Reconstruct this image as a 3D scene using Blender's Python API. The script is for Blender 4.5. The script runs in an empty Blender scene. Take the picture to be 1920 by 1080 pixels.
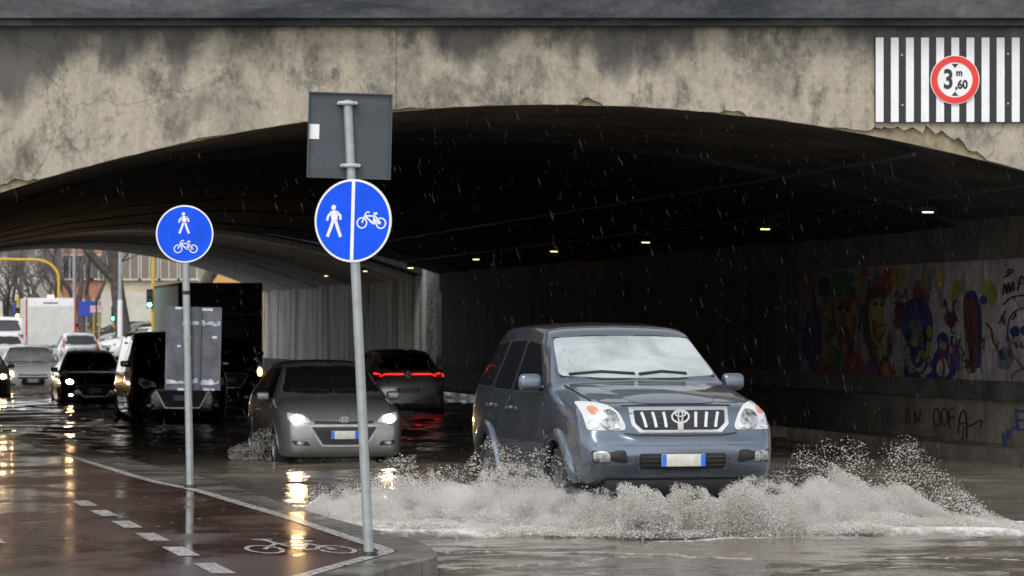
import bpy, bmesh, math, random
import numpy as np
from mathutils import Vector, Matrix, noise
from mathutils.bvhtree import BVHTree
random.seed(7); rng = np.random.default_rng(11)
scn = bpy.context.scene; COL = scn.collection
R = math.radians
# ------------------------------------------------------------------ camera
FPX, HZ, CH = 5900.0, 618.0, 1.8           # focal length (px of the 1920 wide photo), horizon row, eye height
cd = bpy.data.cameras.new('camera'); cam = bpy.data.objects.new('camera', cd); COL.objects.link(cam)
cd.sensor_width = 36; cd.lens = 36*FPX/1920; cd.shift_y = (HZ-540)/1920
cd.clip_start = .5; cd.clip_end = 3000
cam.location = (0, 0, CH); cam.rotation_euler = (R(90), 0, 0)
cd.dof.use_dof = True; cd.dof.focus_distance = 27.5; cd.dof.aperture_fstop = 6.0
scn.camera = cam
# ------------------------------------------------------------------ overcast sky
w = bpy.data.worlds.new('World'); scn.world = w; w.use_nodes = True
nt = w.node_tree; nt.nodes.clear()
sky = nt.nodes.new('ShaderNodeTexSky'); sky.sky_type = 'NISHITA'; sky.sun_disc = False
sky.sun_elevation = R(52); sky.sun_rotation = R(200); sky.air_density = 1.0; sky.dust_density = 1.0; sky.ozone_density = 1.0
hs = nt.nodes.new('ShaderNodeHueSaturation'); hs.inputs['Saturation'].default_value = .16
bg = nt.nodes.new('ShaderNodeBackground'); bg.inputs['Strength'].default_value = .15
wo = nt.nodes.new('ShaderNodeOutputWorld')
nt.links.new(sky.outputs[0], hs.inputs['Color']); nt.links.new(hs.outputs[0], bg.inputs['Color']); nt.links.new(bg.outputs[0], wo.inputs[0])
sd = bpy.data.lights.new('sun', 'SUN'); sd.energy = .8; sd.angle = R(25); sd.color = (1, .97, .93)
sun = bpy.data.objects.new('sun', sd); COL.objects.link(sun); sun.rotation_euler = (R(38), 0, R(-20))
vs = scn.view_settings; vs.view_transform = 'Standard'; vs.look = 'None'; vs.exposure = 0.75; vs.gamma = 1; vs.use_curve_mapping = False
scn.cycles.use_denoising = True
scn.cycles.max_bounces = 8; scn.cycles.diffuse_bounces = 6; scn.cycles.glossy_bounces = 4; scn.cycles.transparent_max_bounces = 8; scn.cycles.volume_bounces = 5
scn.cycles.sample_clamp_indirect = 6; scn.cycles.caustics_reflective = True; scn.cycles.blur_glossy = 1.0; scn.cycles.caustics_refractive = False

# ------------------------------------------------------------------ helpers
def P(px, py, Y): return Vector(((px-960)/FPX*Y, Y, CH-(py-HZ)/FPX*Y))
def G(px, py, z=0.0):
    Y = (CH-z)*FPX/(py-HZ); return ((px-960)/FPX*Y, Y)
def tag(o, label=None, cat=None, group=None, kind=None):
    if label: o['label'] = label
    if cat: o['category'] = cat
    if group: o['group'] = group
    if kind: o['kind'] = kind
    return o
def empty(name, loc=(0,0,0), rz=0, label=None, cat=None, group=None):
    o = bpy.data.objects.new(name, None); COL.objects.link(o); o.location = loc; o.rotation_euler = (0,0,rz)
    o.empty_display_size = .2
    return tag(o, label, cat, group)
def mk(name, verts, faces, mat, parent=None, smooth=0, world=False):
    """smooth: 0 flat, >0 smooth with that sharp angle in degrees"""
    if world and parent is not None:
        L = Vector((0,0,0)); p = parent
        while p is not None: L += p.location; p = p.parent
        verts = [(v[0]-L[0], v[1]-L[1], v[2]-L[2]) for v in verts]
    me = bpy.data.meshes.new(name)
    if isinstance(verts, np.ndarray): verts = verts.tolist()
    me.from_pydata(verts, [], faces)
    if mat is not None:
        me.materials.append(mat)
    if smooth:
        me.polygons.foreach_set('use_smooth', [True]*len(me.polygons)); me.set_sharp_from_angle(angle=R(smooth))
    me.update()
    o = bpy.data.objects.new(name, me); COL.objects.link(o)
    if parent is not None: o.parent = parent
    return o
def outward(o):
    bm = bmesh.new(); bm.from_mesh(o.data); bmesh.ops.recalc_face_normals(bm, faces=bm.faces); bm.to_mesh(o.data); bm.free(); return o
class MB:
    def __init__(s): s.v = []; s.f = []
    def add(s, v, f):
        n = len(s.v); s.v += [tuple(q) for q in v]; s.f += [tuple(i+n for i in q) for q in f]; return s
    def box(s, c, d, M=None):
        x, y, z = [q/2 for q in d]
        v = [Vector((a*x, b*y, e*z)) for a in (-1,1) for b in (-1,1) for e in (-1,1)]
        if M is not None: v = [M @ q for q in v]
        v = [q+Vector(c) for q in v]
        return s.add(v, [(0,1,3,2),(4,6,7,5),(0,4,5,1),(2,3,7,6),(0,2,6,4),(1,5,7,3)])
    def tube(s, pts, rad, n=8, cap=True):
        pts = [Vector(p) for p in pts]; rad = rad if hasattr(rad, '__len__') else [rad]*len(pts)
        V = []; F = []
        up = None
        for i, p in enumerate(pts):
            d = (pts[min(i+1, len(pts)-1)]-pts[max(i-1, 0)]).normalized()
            if up is None: up = Vector((0,0,1)) if abs(d.z) < .9 else Vector((1,0,0))
            a = d.cross(up).normalized(); b = a.cross(d).normalized(); up = b
            for k in range(n):
                t = 2*math.pi*k/n; V.append(p+a*math.cos(t)*rad[i]+b*math.sin(t)*rad[i])
        for i in range(len(pts)-1):
            for k in range(n):
                F.append((i*n+k, i*n+(k+1)%n, (i+1)*n+(k+1)%n, (i+1)*n+k))
        if cap: F.append(tuple(range(n))[::-1]); F.append(tuple((len(pts)-1)*n+k for k in range(n)))
        return s.add(V, F)
    def obj(s, name, mat, parent=None, smooth=0, world=False): return mk(name, s.v, s.f, mat, parent, smooth, world)
def rbox(name, c, d, mat, parent, r=.02, seg=3, rot=None, smooth=35, world=False):
    bm = bmesh.new(); bmesh.ops.create_cube(bm, size=1)
    bmesh.ops.scale(bm, vec=d, verts=bm.verts)
    bmesh.ops.bevel(bm, geom=bm.edges[:], offset=min(r, min(d)*.49), segments=seg, affect='EDGES', profile=.5)
    if rot is not None: bmesh.ops.rotate(bm, cent=(0,0,0), matrix=rot, verts=bm.verts)
    bmesh.ops.translate(bm, vec=c, verts=bm.verts)
    v = [tuple(q.co) for q in bm.verts]; bm.verts.index_update(); f = [tuple(q.index for q in fc.verts) for fc in bm.faces]; bm.free()
    return mk(name, v, f, mat, parent, smooth, world)
def ribbon(pts, wd, closed=False):
    """2d polyline -> 2d verts + quads"""
    n = len(pts); V = []; F = []
    wds = wd if hasattr(wd, '__len__') else [wd]*n
    for i in range(n):
        a = pts[(i-1) % n] if closed else pts[max(i-1, 0)]; b = pts[(i+1) % n] if closed else pts[min(i+1, n-1)]
        dx, dy = b[0]-a[0], b[1]-a[1]; l = math.hypot(dx, dy) or 1; nx, ny = -dy/l, dx/l
        V.append((pts[i][0]+nx*wds[i]/2, pts[i][1]+ny*wds[i]/2)); V.append((pts[i][0]-nx*wds[i]/2, pts[i][1]-ny*wds[i]/2))
    for i in range(n if closed else n-1):
        j = (i+1) % n; F.append((2*i, 2*i+1, 2*j+1, 2*j))
    return V, F
def circ(cx, cy, r, n=24, ry=None, a0=0, a1=2*math.pi):
    ry = ry or r; full = abs(a1-a0-2*math.pi) < 1e-6
    return [(cx+r*math.cos(a0+(a1-a0)*k/(n if full else n-1)), cy+ry*math.sin(a0+(a1-a0)*k/(n if full else n-1))) for k in range(n)]
def spline(pts, n=8, closed=False):
    out = []; m = len(pts)
    for i in range(m if closed else m-1):
        g = lambda k: pts[k % m] if closed else pts[max(0, min(m-1, k))]
        p0, p1, p2, p3 = [np.array(g(i+k), float) for k in (-1,0,1,2)]
        for k in range(n):
            t = k/n
            out.append(tuple(.5*((2*p1)+(-p0+p2)*t+(2*p0-5*p1+4*p2-p3)*t*t+(-p0+3*p1-3*p2+p3)*t**3)))
    if not closed: out.append(tuple(pts[-1]))
    return out
def rpoly(pts, r=.03, n=4):
    """round the corners of a polygon"""
    out = []; m = len(pts)
    for i in range(m):
        p = np.array(pts[i], float); a = np.array(pts[i-1], float)-p; b = np.array(pts[(i+1) % m], float)-p
        la, lb = np.linalg.norm(a), np.linalg.norm(b); rr = min(r, la*.45, lb*.45)
        q0 = p+a/la*rr; q1 = p+b/lb*rr
        for k in range(n+1):
            t = k/n; out.append(tuple((1-t)**2*q0+2*t*(1-t)*p+t*t*q1))
    return out
def flat(name, parts, fn, mat, parent, th=.0):
    """2d (verts, faces) list mapped by fn(u, v) onto a surface"""
    V = []; F = []
    for v, f in parts:
        n = len(V); V += [tuple(fn(*q)) for q in v]; F += [tuple(i+n for i in q) for q in f]
    return mk(name, V, F, mat, parent)
def poly2(pts): return (list(pts), [tuple(range(len(pts)))])

# ------------------------------------------------------------------ materials
class NT:
    def __init__(s, name):
        s.m = bpy.data.materials.new(name); s.m.use_nodes = True; s.t = s.m.node_tree; s.t.nodes.clear()
        s.b = s.n('ShaderNodeBsdfPrincipled'); o = s.n('ShaderNodeOutputMaterial'); s.l(s.b.outputs[0], o.inputs[0])
    def n(s, t, **kw):
        q = s.t.nodes.new(t)
        for k, v in kw.items(): setattr(q, k, v)
        return q
    def l(s, a, b): s.t.links.new(a, b)
    def coord(s, scale=(1,1,1), which='Object'):
        c = s.n('ShaderNodeTexCoord'); mp = s.n('ShaderNodeMapping'); mp.inputs['Scale'].default_value = scale
        s.l(c.outputs[which], mp.inputs[0]); return mp.outputs[0]
    def noise(s, co, sc, det=5, rough=.6, dist=0):
        q = s.n('ShaderNodeTexNoise'); q.inputs['Scale'].default_value = sc; q.inputs['Detail'].default_value = det
        q.inputs['Roughness'].default_value = rough; q.inputs['Distortion'].default_value = dist; s.l(co, q.inputs['Vector']); return q.outputs['Fac']
    def ramp(s, f, stops, interp='LINEAR'):
        q = s.n('ShaderNodeValToRGB'); q.color_ramp.interpolation = interp; e = q.color_ramp.elements
        while len(e) < len(stops): e.new(.5)
        for i, (p, c) in enumerate(stops):
            e[i].position = p; e[i].color = (c, c, c, 1) if not hasattr(c, '__len__') else (*c[:3], 1)
        s.l(f, q.inputs[0]); return q.outputs['Color']
    def mix(s, f, a, b, mode='MIX'):
        q = s.n('ShaderNodeMix', data_type='RGBA', blend_type=mode)
        for v, i in ((f, 0), (a, 6), (b, 7)):
            if isinstance(v, (int, float)): q.inputs[i].default_value = v if i == 0 else (v, v, v, 1)
            elif hasattr(v, '__len__'): q.inputs[i].default_value = (*v[:3], 1)
            else: s.l(v, q.inputs[i])
        return q.outputs[2]
    def math(s, op, a, b=0.0, clamp=False):
        q = s.n('ShaderNodeMath', operation=op, use_clamp=clamp)
        for v, i in ((a, 0), (b, 1)):
            if isinstance(v, (int, float)): q.inputs[i].default_value = v
            else: s.l(v, q.inputs[i])
        return q.outputs[0]
    def sep(s, co):
        q = s.n('ShaderNodeSeparateXYZ'); s.l(co, q.inputs[0]); return q.outputs
    def bump(s, h, st=.3, d=.02, prev=None):
        q = s.n('ShaderNodeBump'); q.inputs['Strength'].default_value = st; q.inputs['Distance'].default_value = d; s.l(h, q.inputs['Height'])
        if prev is not None: s.l(prev, q.inputs['Normal'])
        return q.outputs[0]
    def set(s, **kw):
        for k, v in kw.items():
            k = {'col': 'Base Color', 'rough': 'Roughness', 'metal': 'Metallic', 'spec': 'Specular IOR Level', 'coat': 'Coat Weight', 'cr': 'Coat Roughness',
                 'ior': 'IOR', 'norm': 'Normal', 'ecol': 'Emission Color', 'em': 'Emission Strength', 'trans': 'Transmission Weight', 'alpha': 'Alpha'}[k]
            i = s.b.inputs[k]
            if hasattr(v, 'is_output') or isinstance(v, bpy.types.NodeSocket): s.l(v, i)
            elif hasattr(v, '__len__'): i.default_value = (*v[:3], 1)
            else: i.default_value = v
        return s.m
def plain(name, col, rough=.5, metal=0, var=.15, sc=6, bump=0, **kw):
    t = NT(name); co = t.coord(); f = t.noise(co, sc, 6)
    c2 = tuple(max(0, c*(1-var*1.6)) for c in col); c1 = tuple(min(1, c*(1+var)) for c in col)
    t.set(col=t.ramp(f, [(.3, c2), (.7, c1)]), metal=metal, rough=t.math('MULTIPLY_ADD', f, .2) if False else rough, **kw)
    if bump: t.set(norm=t.bump(t.noise(co, sc*4, 8), bump, .02))
    return t.m
def emit(name, col, st):
    t = NT(name); return t.set(col=col, ecol=col, em=st, rough=.3)

def m_facade():
    t = NT('weathered_plaster'); co = t.coord(); x, y, z = t.sep(co)
    big = t.noise(co, .6, 10, .66, .15); mid = t.noise(t.coord((1.3,1.3,1.0)), 1.9, 10, .72, .1); fine = t.noise(co, 14, 6, .7)
    c = t.ramp(big, [(.36, (.12,.11,.095)), (.46, (.25,.222,.175)), (.54, (.43,.38,.295)), (.70, (.36,.32,.25))])
    c = t.mix(t.ramp(mid, [(.44, 0), (.60, .8)]), c, (.46,.41,.32))
    c = t.mix(t.ramp(t.noise(t.coord((1,1,.7)), 2.2, 11, .78, .15), [(.50, 0), (.62, .85)]), c, (.10,.09,.08))
    # run-off streaks hanging from the cornice
    st = t.noise(t.coord((.8,1,.45)), 1.8, 10, .68, .15); st2 = t.noise(t.coord((.30,1,.10)), 1.3, 4, .6)
    dz = t.math('SUBTRACT', 5.66, z)
    ln = t.math('MULTIPLY', t.math('ADD', t.math('MULTIPLY', st, 1.1), t.math('MULTIPLY_ADD', st2, 3.4)), 1.15); ln.node.inputs[0].links[0].from_node.inputs[1].links[0].from_node.inputs[2].default_value = -1.86
    k = t.math('MULTIPLY', t.math('SUBTRACT', ln, dz), 3.2, True)
    c = t.mix(t.math('MULTIPLY', k, .80), c, (.052,.053,.057))
    vst = t.noise(t.coord((2.6,1,.16)), 2.0, 8, .7, .1); c = t.mix(t.ramp(vst, [(.50, 0), (.66, .25)]), c, (.13,.12,.105)); c = t.mix(t.ramp(vst, [(.30, .2), (.44, 0)]), c, (.46,.42,.34))
    v = t.n('ShaderNodeTexVoronoi', feature='DISTANCE_TO_EDGE'); v.inputs['Scale'].default_value = .30
    wob = t.n('ShaderNodeVectorMath', operation='ADD'); nz = t.n('ShaderNodeTexNoise'); nz.inputs['Scale'].default_value = 2.2; nz.inputs['Detail'].default_value = 6
    sc = t.n('ShaderNodeVectorMath', operation='SCALE'); sc.inputs['Scale'].default_value = .5
    t.l(co, nz.inputs['Vector']); t.l(nz.outputs['Color'], sc.inputs[0]); t.l(co, wob.inputs[0]); t.l(sc.outputs[0], wob.inputs[1]); t.l(wob.outputs[0], v.inputs['Vector'])
    cr = t.ramp(v.outputs['Distance'], [(0, 1), (.004, .0)])
    c = t.mix(t.math('MULTIPLY', t.math('MULTIPLY', cr, .6), t.ramp(st2, [(.45, 0), (.6, 1)])), c, (.05,.045,.04))
    c = t.mix(t.ramp(fine, [(.35, .25), (.6, 0)]), c, (.1,.09,.08))
    b = t.bump(mid, .35, .03); b = t.bump(fine, .25, .01, b)
    return t.set(col=c, rough=.85, norm=b, spec=.3)
def m_soot(name, a, b, sc=1.0, streak=(1,1,1), lo=.35, hi=.68, falloff=None):
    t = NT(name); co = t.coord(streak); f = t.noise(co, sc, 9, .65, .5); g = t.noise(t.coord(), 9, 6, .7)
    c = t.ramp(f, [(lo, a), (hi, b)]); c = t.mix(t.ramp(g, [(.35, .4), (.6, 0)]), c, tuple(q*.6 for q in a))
    if falloff:
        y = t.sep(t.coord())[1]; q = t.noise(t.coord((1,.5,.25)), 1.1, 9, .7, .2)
        k = t.math('MULTIPLY', t.math('SUBTRACT', t.math('ADD', y, t.math('MULTIPLY_ADD', q, 9.0)), falloff[0]), 1/falloff[1], True); c = t.mix(t.math('MULTIPLY', k, .93), c, (.016,.015,.015))  # darkens with depth into the tunnel: light falloff put into the colour
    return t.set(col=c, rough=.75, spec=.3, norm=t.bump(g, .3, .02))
def m_wetconc(name, a, b, rough=.25, sc=3.):
    t = NT(name); co = t.coord(); f = t.noise(co, sc, 8, .65); g = t.noise(co, 40, 4, .6)
    oi = t.n('ShaderNodeObjectInfo'); cc = t.mix(t.ramp(oi.outputs['Random'], [(0, 0), (1, .45)]), t.ramp(f, [(.35, a), (.65, b)]), tuple(q*.55 for q in a))
    return t.set(col=cc, rough=t.ramp(t.noise(co, 1.2, 4), [(.4, rough*.5), (.65, rough*1.6)]), norm=t.bump(g, .12, .006))
def m_path():
    t = NT('wet_red_asphalt'); co = t.coord(); f = t.noise(co, 1.1, 8, .6, .4); g = t.noise(co, 60, 3, .6)
    c = t.ramp(f, [(.3, (.050,.037,.031)), (.55, (.084,.048,.039)), (.75, (.082,.063,.053))])
    wet = t.noise(t.coord((1,.5,1)), .9, 7, .65, .3)
    r = t.ramp(wet, [(.42, .06), (.54, .26)])
    rip = t.noise(t.coord((.35,1.6,1)), 5, 3, .5)
    h = t.math('MULTIPLY', g, t.ramp(wet, [(.42, .05), (.58, .5)]))
    return t.set(col=c, rough=r, spec=.5, norm=t.bump(h, .12, .005, t.bump(rip, .10, .03)))
def m_paint(name, col):
    t = NT(name); co = t.coord(); f = t.noise(co, 5, 8, .7); g = t.noise(co, 26, 5, .7)
    c = t.ramp(f, [(.3, tuple(q*.55 for q in col)), (.55, col)]); c = t.mix(t.ramp(g, [(.42, .85), (.54, 0)]), c, (.06,.04,.037))
    return t.set(col=c, rough=.25, norm=t.bump(g, .1, .003))
def m_water():
    t = NT('muddy_flood_water'); co = t.coord()
    a = t.n('ShaderNodeAttribute', attribute_name='foam'); f = a.outputs['Fac']
    nz = t.noise(t.coord((1,.45,1)), 9, 7, .7, .5)
    fm = t.math('MULTIPLY', t.math('SUBTRACT', t.math('ADD', f, t.math('MULTIPLY', nz, .9)), .66), 2.4, True)
    base = t.ramp(t.noise(t.coord((.6,.25,1)), .8, 5), [(.35, (.115,.098,.080)), (.65, (.195,.168,.138))])
    c = t.mix(fm, base, (.72,.70,.67))
    r = t.math('MULTIPLY_ADD', fm, .5); r.node.inputs[2].default_value = .035
    n1 = t.noise(t.coord((1.0,.5,1)), 7, 4, .6, .3); n2 = t.noise(co, 30, 3, .6)
    b = t.bump(n1, .35, .03); b = t.bump(n2, .12, .01, b)
    return t.set(col=c, rough=r, ior=1.33, norm=b)
def m_spray():
    t = NT('muddy_spray'); f = t.noise(t.coord(), 3, 4); c = t.ramp(f, [(.35, (.80,.76,.70)), (.65, (.95,.93,.90))]); t.set(col=c, rough=.3, spec=.5)
    tr = t.n('ShaderNodeBsdfTranslucent'); t.l(c, tr.inputs[0]); mx = t.n('ShaderNodeMixShader'); mx.inputs[0].default_value = .35
    o = [q for q in t.t.nodes if q.type == 'OUTPUT_MATERIAL'][0]; t.l(t.b.outputs[0], mx.inputs[1]); t.l(tr.outputs[0], mx.inputs[2]); t.l(mx.outputs[0], o.inputs[0]); return t.m
def m_car(name, col, metal=.5, rough=.28):
    t = NT(name); co = t.coord(); x, y, z = t.sep(co); f = t.noise(co, 3.5, 7, .65)
    dirt = t.math('MULTIPLY', t.math('SUBTRACT', t.math('MULTIPLY', f, 1.3), z), .9, True)
    c = t.mix(t.math('MULTIPLY', dirt, .55), col, (.075,.065,.055))
    bead = t.noise(co, 90, 2, .5)
    return t.set(col=c, metal=metal, rough=t.math('MULTIPLY_ADD', dirt, .35) if False else t.ramp(f, [(.3, rough*.85), (.7, rough*1.3)]), coat=1.0, cr=.04, norm=t.bump(bead, .04, .004))
def m_glass(name, col=(.012,.014,.016), rough=.03, ior=1.6):
    t = NT(name); co = t.coord(); f = t.noise(co, 70, 2, .5)
    return t.set(col=col, rough=rough, ior=ior, norm=t.bump(f, .03, .003))
def m_glare_screen():
    t = NT('misted_glare_windscreen'); co = t.coord(); f = t.noise(t.coord((1,1,1.6)), 1.6, 5, .55, .6)
    return t.set(col=t.ramp(f, [(.34, (.26,.30,.305)), (.52, (.42,.465,.465)), (.7, (.50,.54,.54))]), rough=.09, ior=1.75, norm=t.bump(t.noise(co, 80, 2), .04, .003))  # misting plus the sky's reflection, both put into the pale base colour
M = dict(
 facade=m_facade(), core=plain('spalled_masonry', (.30,.25,.165), .9, 0, .35, 5, .6), cornice=m_soot('stained_cornice', (.026,.030,.038), (.15,.15,.148), 1.1, (.4,1,1.6), .40, .70),
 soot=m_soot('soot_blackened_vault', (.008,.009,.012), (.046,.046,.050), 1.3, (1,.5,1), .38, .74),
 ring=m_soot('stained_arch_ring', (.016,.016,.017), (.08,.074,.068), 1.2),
 beam=m_soot('board_marked_concrete', (.50,.485,.46), (.82,.80,.76), 1.4, (.25,2.2,1)),
 wallfar=m_soot('limewashed_wall', (.10,.096,.09), (.68,.66,.62), .9, (1,1.5,.16), .38, .60),
 wall=m_soot('painted_lilac_wall', (.09,.073,.078), (.31,.262,.275), 2.6, (1,1,.5), .3, .62, (10.0, 14.0)), walldark=m_soot('dark_streaked_wall', (.012,.012,.014), (.085,.080,.076), 2.0, (1,1.3,.10), .40, .72),  # second wall tone is darker and streaked, for the inner stretch
 dado=m_soot('dirty_wall_base', (.12,.105,.085), (.32,.285,.23), 1.5, (1,1,1), .35, .68, (8.0, 10.0)), ledge=m_soot('grimy_ledge', (.03,.027,.025), (.10,.09,.08), 1.8),  # dado also darkens inward, light falloff in its colour
 road=plain('wet_asphalt', (.05,.05,.05), .25, 0, .25, 2, .2), ground=plain('pavement', (.16,.15,.14), .5, 0, .2, .6, .1),
 path=m_path(), kerb=m_wetconc('wet_kerb_stone', (.075,.07,.064), (.19,.175,.155), .3, 4), line=m_paint('worn_white_paint', (.62,.60,.56)),
 water=m_water(), spray=m_spray(), rain=plain('rain_drop', (.075,.08,.088), .2, 0, .1),
 post=plain('galvanised_steel', (.36,.38,.38), .42, .6, .12, 9), signback=plain('grey_sign_back', (.055,.068,.078), .45, .2, .12, 5),
 blue=plain('sign_blue', (.002,.085,.80), .5, 0, .10, 5, spec=.2), white=plain('sign_white', (.80,.80,.82), .35, 0, .05, 5), red=plain('sign_red', (.75,.03,.02), .35, 0, .08, 5),
 black=plain('sign_black', (.012,.012,.016), .4, 0, .1, 5), board=plain('scuffed_board', (.085,.085,.105), .5, 0, .3, 7), tape=plain('tape', (.42,.45,.50), .5, 0, .4, 14),
 rubber=plain('tyre_rubber', (.018,.018,.018), .7, 0, .2, 12), chrome=plain('chrome', (.75,.76,.78), .14, 1, .08, 6), alloy=plain('alloy', (.40,.41,.42), .35, .9, .15, 8),
 trim=plain('black_trim', (.012,.012,.013), .5, 0, .2, 10), glass=m_glass('tinted_glass'), fog=m_glare_screen(),  # fog key: screen glass with sky glare in its colour
 lens=m_glass('clear_lens', (.60,.62,.62), .08, 1.7), lensd=plain('lens_reflector', (.42,.44,.44), .2, .7, .6, 22), amber=plain('amber_lens', (.62,.24,.14), .2, 0, .05),
 redlens=plain('red_lens', (.45,.03,.02), .2, 0, .05), plate=plain('number_plate', (.62,.60,.52), .4, 0, .12, 30), plateblue=plain('plate_blue', (.02,.16,.70), .4, 0, .08),
 suv=m_car('slate_blue_paint', (.120,.150,.195), .78, .23), hatch=m_car('grey_paint', (.23,.23,.225), .45), black_car=m_car('black_paint', (.012,.012,.014), .2, .2),
 silver=m_car('silver_paint', (.50,.51,.52), .6), whitecar=m_car('white_paint', (.74,.74,.73), 0, .3), greycar=m_car('mid_grey_paint', (.20,.20,.20), .5),
 teal=plain('teal_box_panel', (.34,.50,.47), .5, 0, .1, 2), darkbox=plain('dark_truck_body', (.035,.034,.032), .5, 0, .2, 4),
 truckwhite=plain('truck_white', (.62,.61,.58), .5, 0, .08, 2), yellow=plain('yellow_enamel', (.62,.40,.03), .4, 0, .12, 4),
 lampbody=plain('lamp_housing', (.05,.05,.05), .6, .3), bark=plain('bark', (.085,.072,.062), .9, 0, .35, 4, .5), twig=plain('twig', (.15,.125,.12), .9, 0, .3, 3),
 beige=plain('beige_render', (.48,.42,.30), .85, 0, .14, .6), brick=plain('orange_brick', (.40,.19,.11), .85, 0, .25, 3), pale=plain('pale_stone', (.56,.53,.46), .85, 0, .12, 1),
 orange=plain('orange_render', (.62,.36,.12), .8, 0, .1, 1), shutter=plain('shutter', (.20,.17,.14), .7, 0, .15, 4), sblue=plain('shop_blue', (.02,.06,.45), .4, 0, .1, 3),
 roof=plain('roof_tile', (.28,.14,.09), .85, 0, .2, 3), pink=plain('pink_sign', (.75,.45,.52), .5, 0, .1), green=plain('hedge_leaf', (.06,.09,.05), .8, 0, .3, 6),
 e_head=emit('lit_headlamp', (1,.60,.26), 120), e_fog=emit('lit_fog_lamp', (.85,.88,1), 16), e_tail=emit('lit_tail_lamp', (1,.02,.02), 1.8), e_lamp=emit('lit_tunnel_lamp', (1,.78,.30), 2.2),
 e_green=emit('green_signal', (.10,1,.75), 12), e_amber=emit('amber_signal', (1,.42,.05), 10), e_beacon=emit('orange_beacon', (1,.4,.15), 5), e_ind=emit('lit_indicator', (1,.5,.18), 7),
)

# ------------------------------------------------------------------ underpass geometry
SK, YF, XC = -.2136, 39.5, .45              # skew of the tunnel axis, facade distance, arch centre on the facade
YM, YE, HW = 85.2, 112.0, 7.4              # end of the first bridge, end of the second, half width
YG = 88.0                                   # daylight slit between the two bridges, widened to light the far vault
def tx(o, Y): return XC+o+SK*(Y-YF)         # offset from the tunnel axis -> world X
def vz(o): return 4.62-.0232*o*o
ROADY = [-400, 22, 40, 60, 95, 112, 140, 170, 260, 1500]; ROADZ = [.02, -.03, -.09, -.2, -.15, .15, .5, .9, 1.5, 2.5]
def rz_(Y): return float(np.interp(Y, ROADY, ROADZ))

# ground sheet to the horizon
ys = [-400, -60, 0, 22, 30, 40, 50, 60, 78, 95, 104, 112, 126, 140, 170, 260, 600, 1500]; xs = [-900, -80, -20, 20, 80, 900]
gv = [(x, y, rz_(y)-.12) for y in ys for x in xs]; gf = [(j*6+i, j*6+i+1, j*6+i+7, j*6+i+6) for j in range(len(ys)-1) for i in range(5)]
tag(mk('ground', gv, gf, M['ground']), kind='structure')
rv = []; rf = []
for j, y in enumerate(ys[2:-1]):
    c = tx(0, max(y, YF)) if y > YF else XC+SK*(y-YF)*.6
    for o in (-9.5, 0, 7.2) if y <= YF+.5 or y >= YE-2 else (-7.3, 0, 7.2): rv.append((c+o, y, rz_(y)))
    if j: rf += [((j-1)*3+i, (j-1)*3+i+1, j*3+i+1, j*3+i) for i in (0, 1)]
tag(mk('road', rv, rf, M['road'], smooth=40), kind='structure')

# ------------------------------------------------------------------ railway bridge
br = empty('railway_bridge', (XC, YF, 0), 0, 'stained concrete railway bridge with a wide low arch over the flooded road', 'bridge')
RAG = [(1625, 1850, .30), (1085, 1130, .11), (1352, 1400, .09), (690, 800, .05), (-40, 70, .13), (1560, 1640, .05), (330, 420, .03)]
def ragged(X):
    px = 960+X*FPX/YF; r = .008*(noise.noise(Vector((X*5, 3, 0)))+.6)+.012*abs(noise.noise(Vector((X*1.7, 9, 0))))
    for a, b, h in RAG:
        if a < px < b:
            t = (px-a)/(b-a); r += h*(math.sin(math.pi*t)**.6)*(.65+.55*noise.noise(Vector((X*6, a, 0)))+.25*noise.noise(Vector((X*17, a, 2))))
    return max(0, r)
def facade_mesh(name, Y0, th, ragg, mat, x0, x1, step, ztop, cxo, rev=1):
    V = []; F = []; xs = np.arange(x0, x1+1e-6, step)
    for X in xs:
        o = X-cxo
        zb = vz(o)+(ragged(X) if ragg else 0) if abs(o) < HW else -.4
        for (yy, zz) in ((Y0, zb), (Y0, ztop), (Y0+th*rev, ztop), (Y0+th*rev, zb)): V.append((X, yy, zz))
    for i in range(len(xs)-1):
        for k in range(4): F.append((4*i+k, 4*i+4+k, 4*i+4+(k+1) % 4, 4*i+(k+1) % 4))
    return mk(name, V, F, mat, br, world=True)
# plaster skin in three bays with a joint between them, ragged where it has broken off along the arch
j1, j2 = (743-960)/FPX*YF, (1640-960)/FPX*YF
for a, b in ((-24, j1-.003), (j1+.003, j2-.003), (j2+.003, 26)): outward(facade_mesh('plaster_panel', YF, .05, True, M['facade'], a, b, (b-a)/round((b-a)/.04), 5.70, XC))
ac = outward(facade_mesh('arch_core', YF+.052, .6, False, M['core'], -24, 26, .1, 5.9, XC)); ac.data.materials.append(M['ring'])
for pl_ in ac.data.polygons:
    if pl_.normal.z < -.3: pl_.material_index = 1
cz = 5.60
MB().box((1, YF-.06, cz+.19), (50, .60, .22)).obj('cornice', M['cornice'], br, world=True)
MB().box((1, YF-.02, cz+.04), (50, .34, .08)).obj('cornice_moulding', M['cornice'], br, world=True)
MB().box((1, YF+.12, cz+.85), (50, .36, 1.1)).obj('parapet', M['cornice'], br, world=True)
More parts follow.
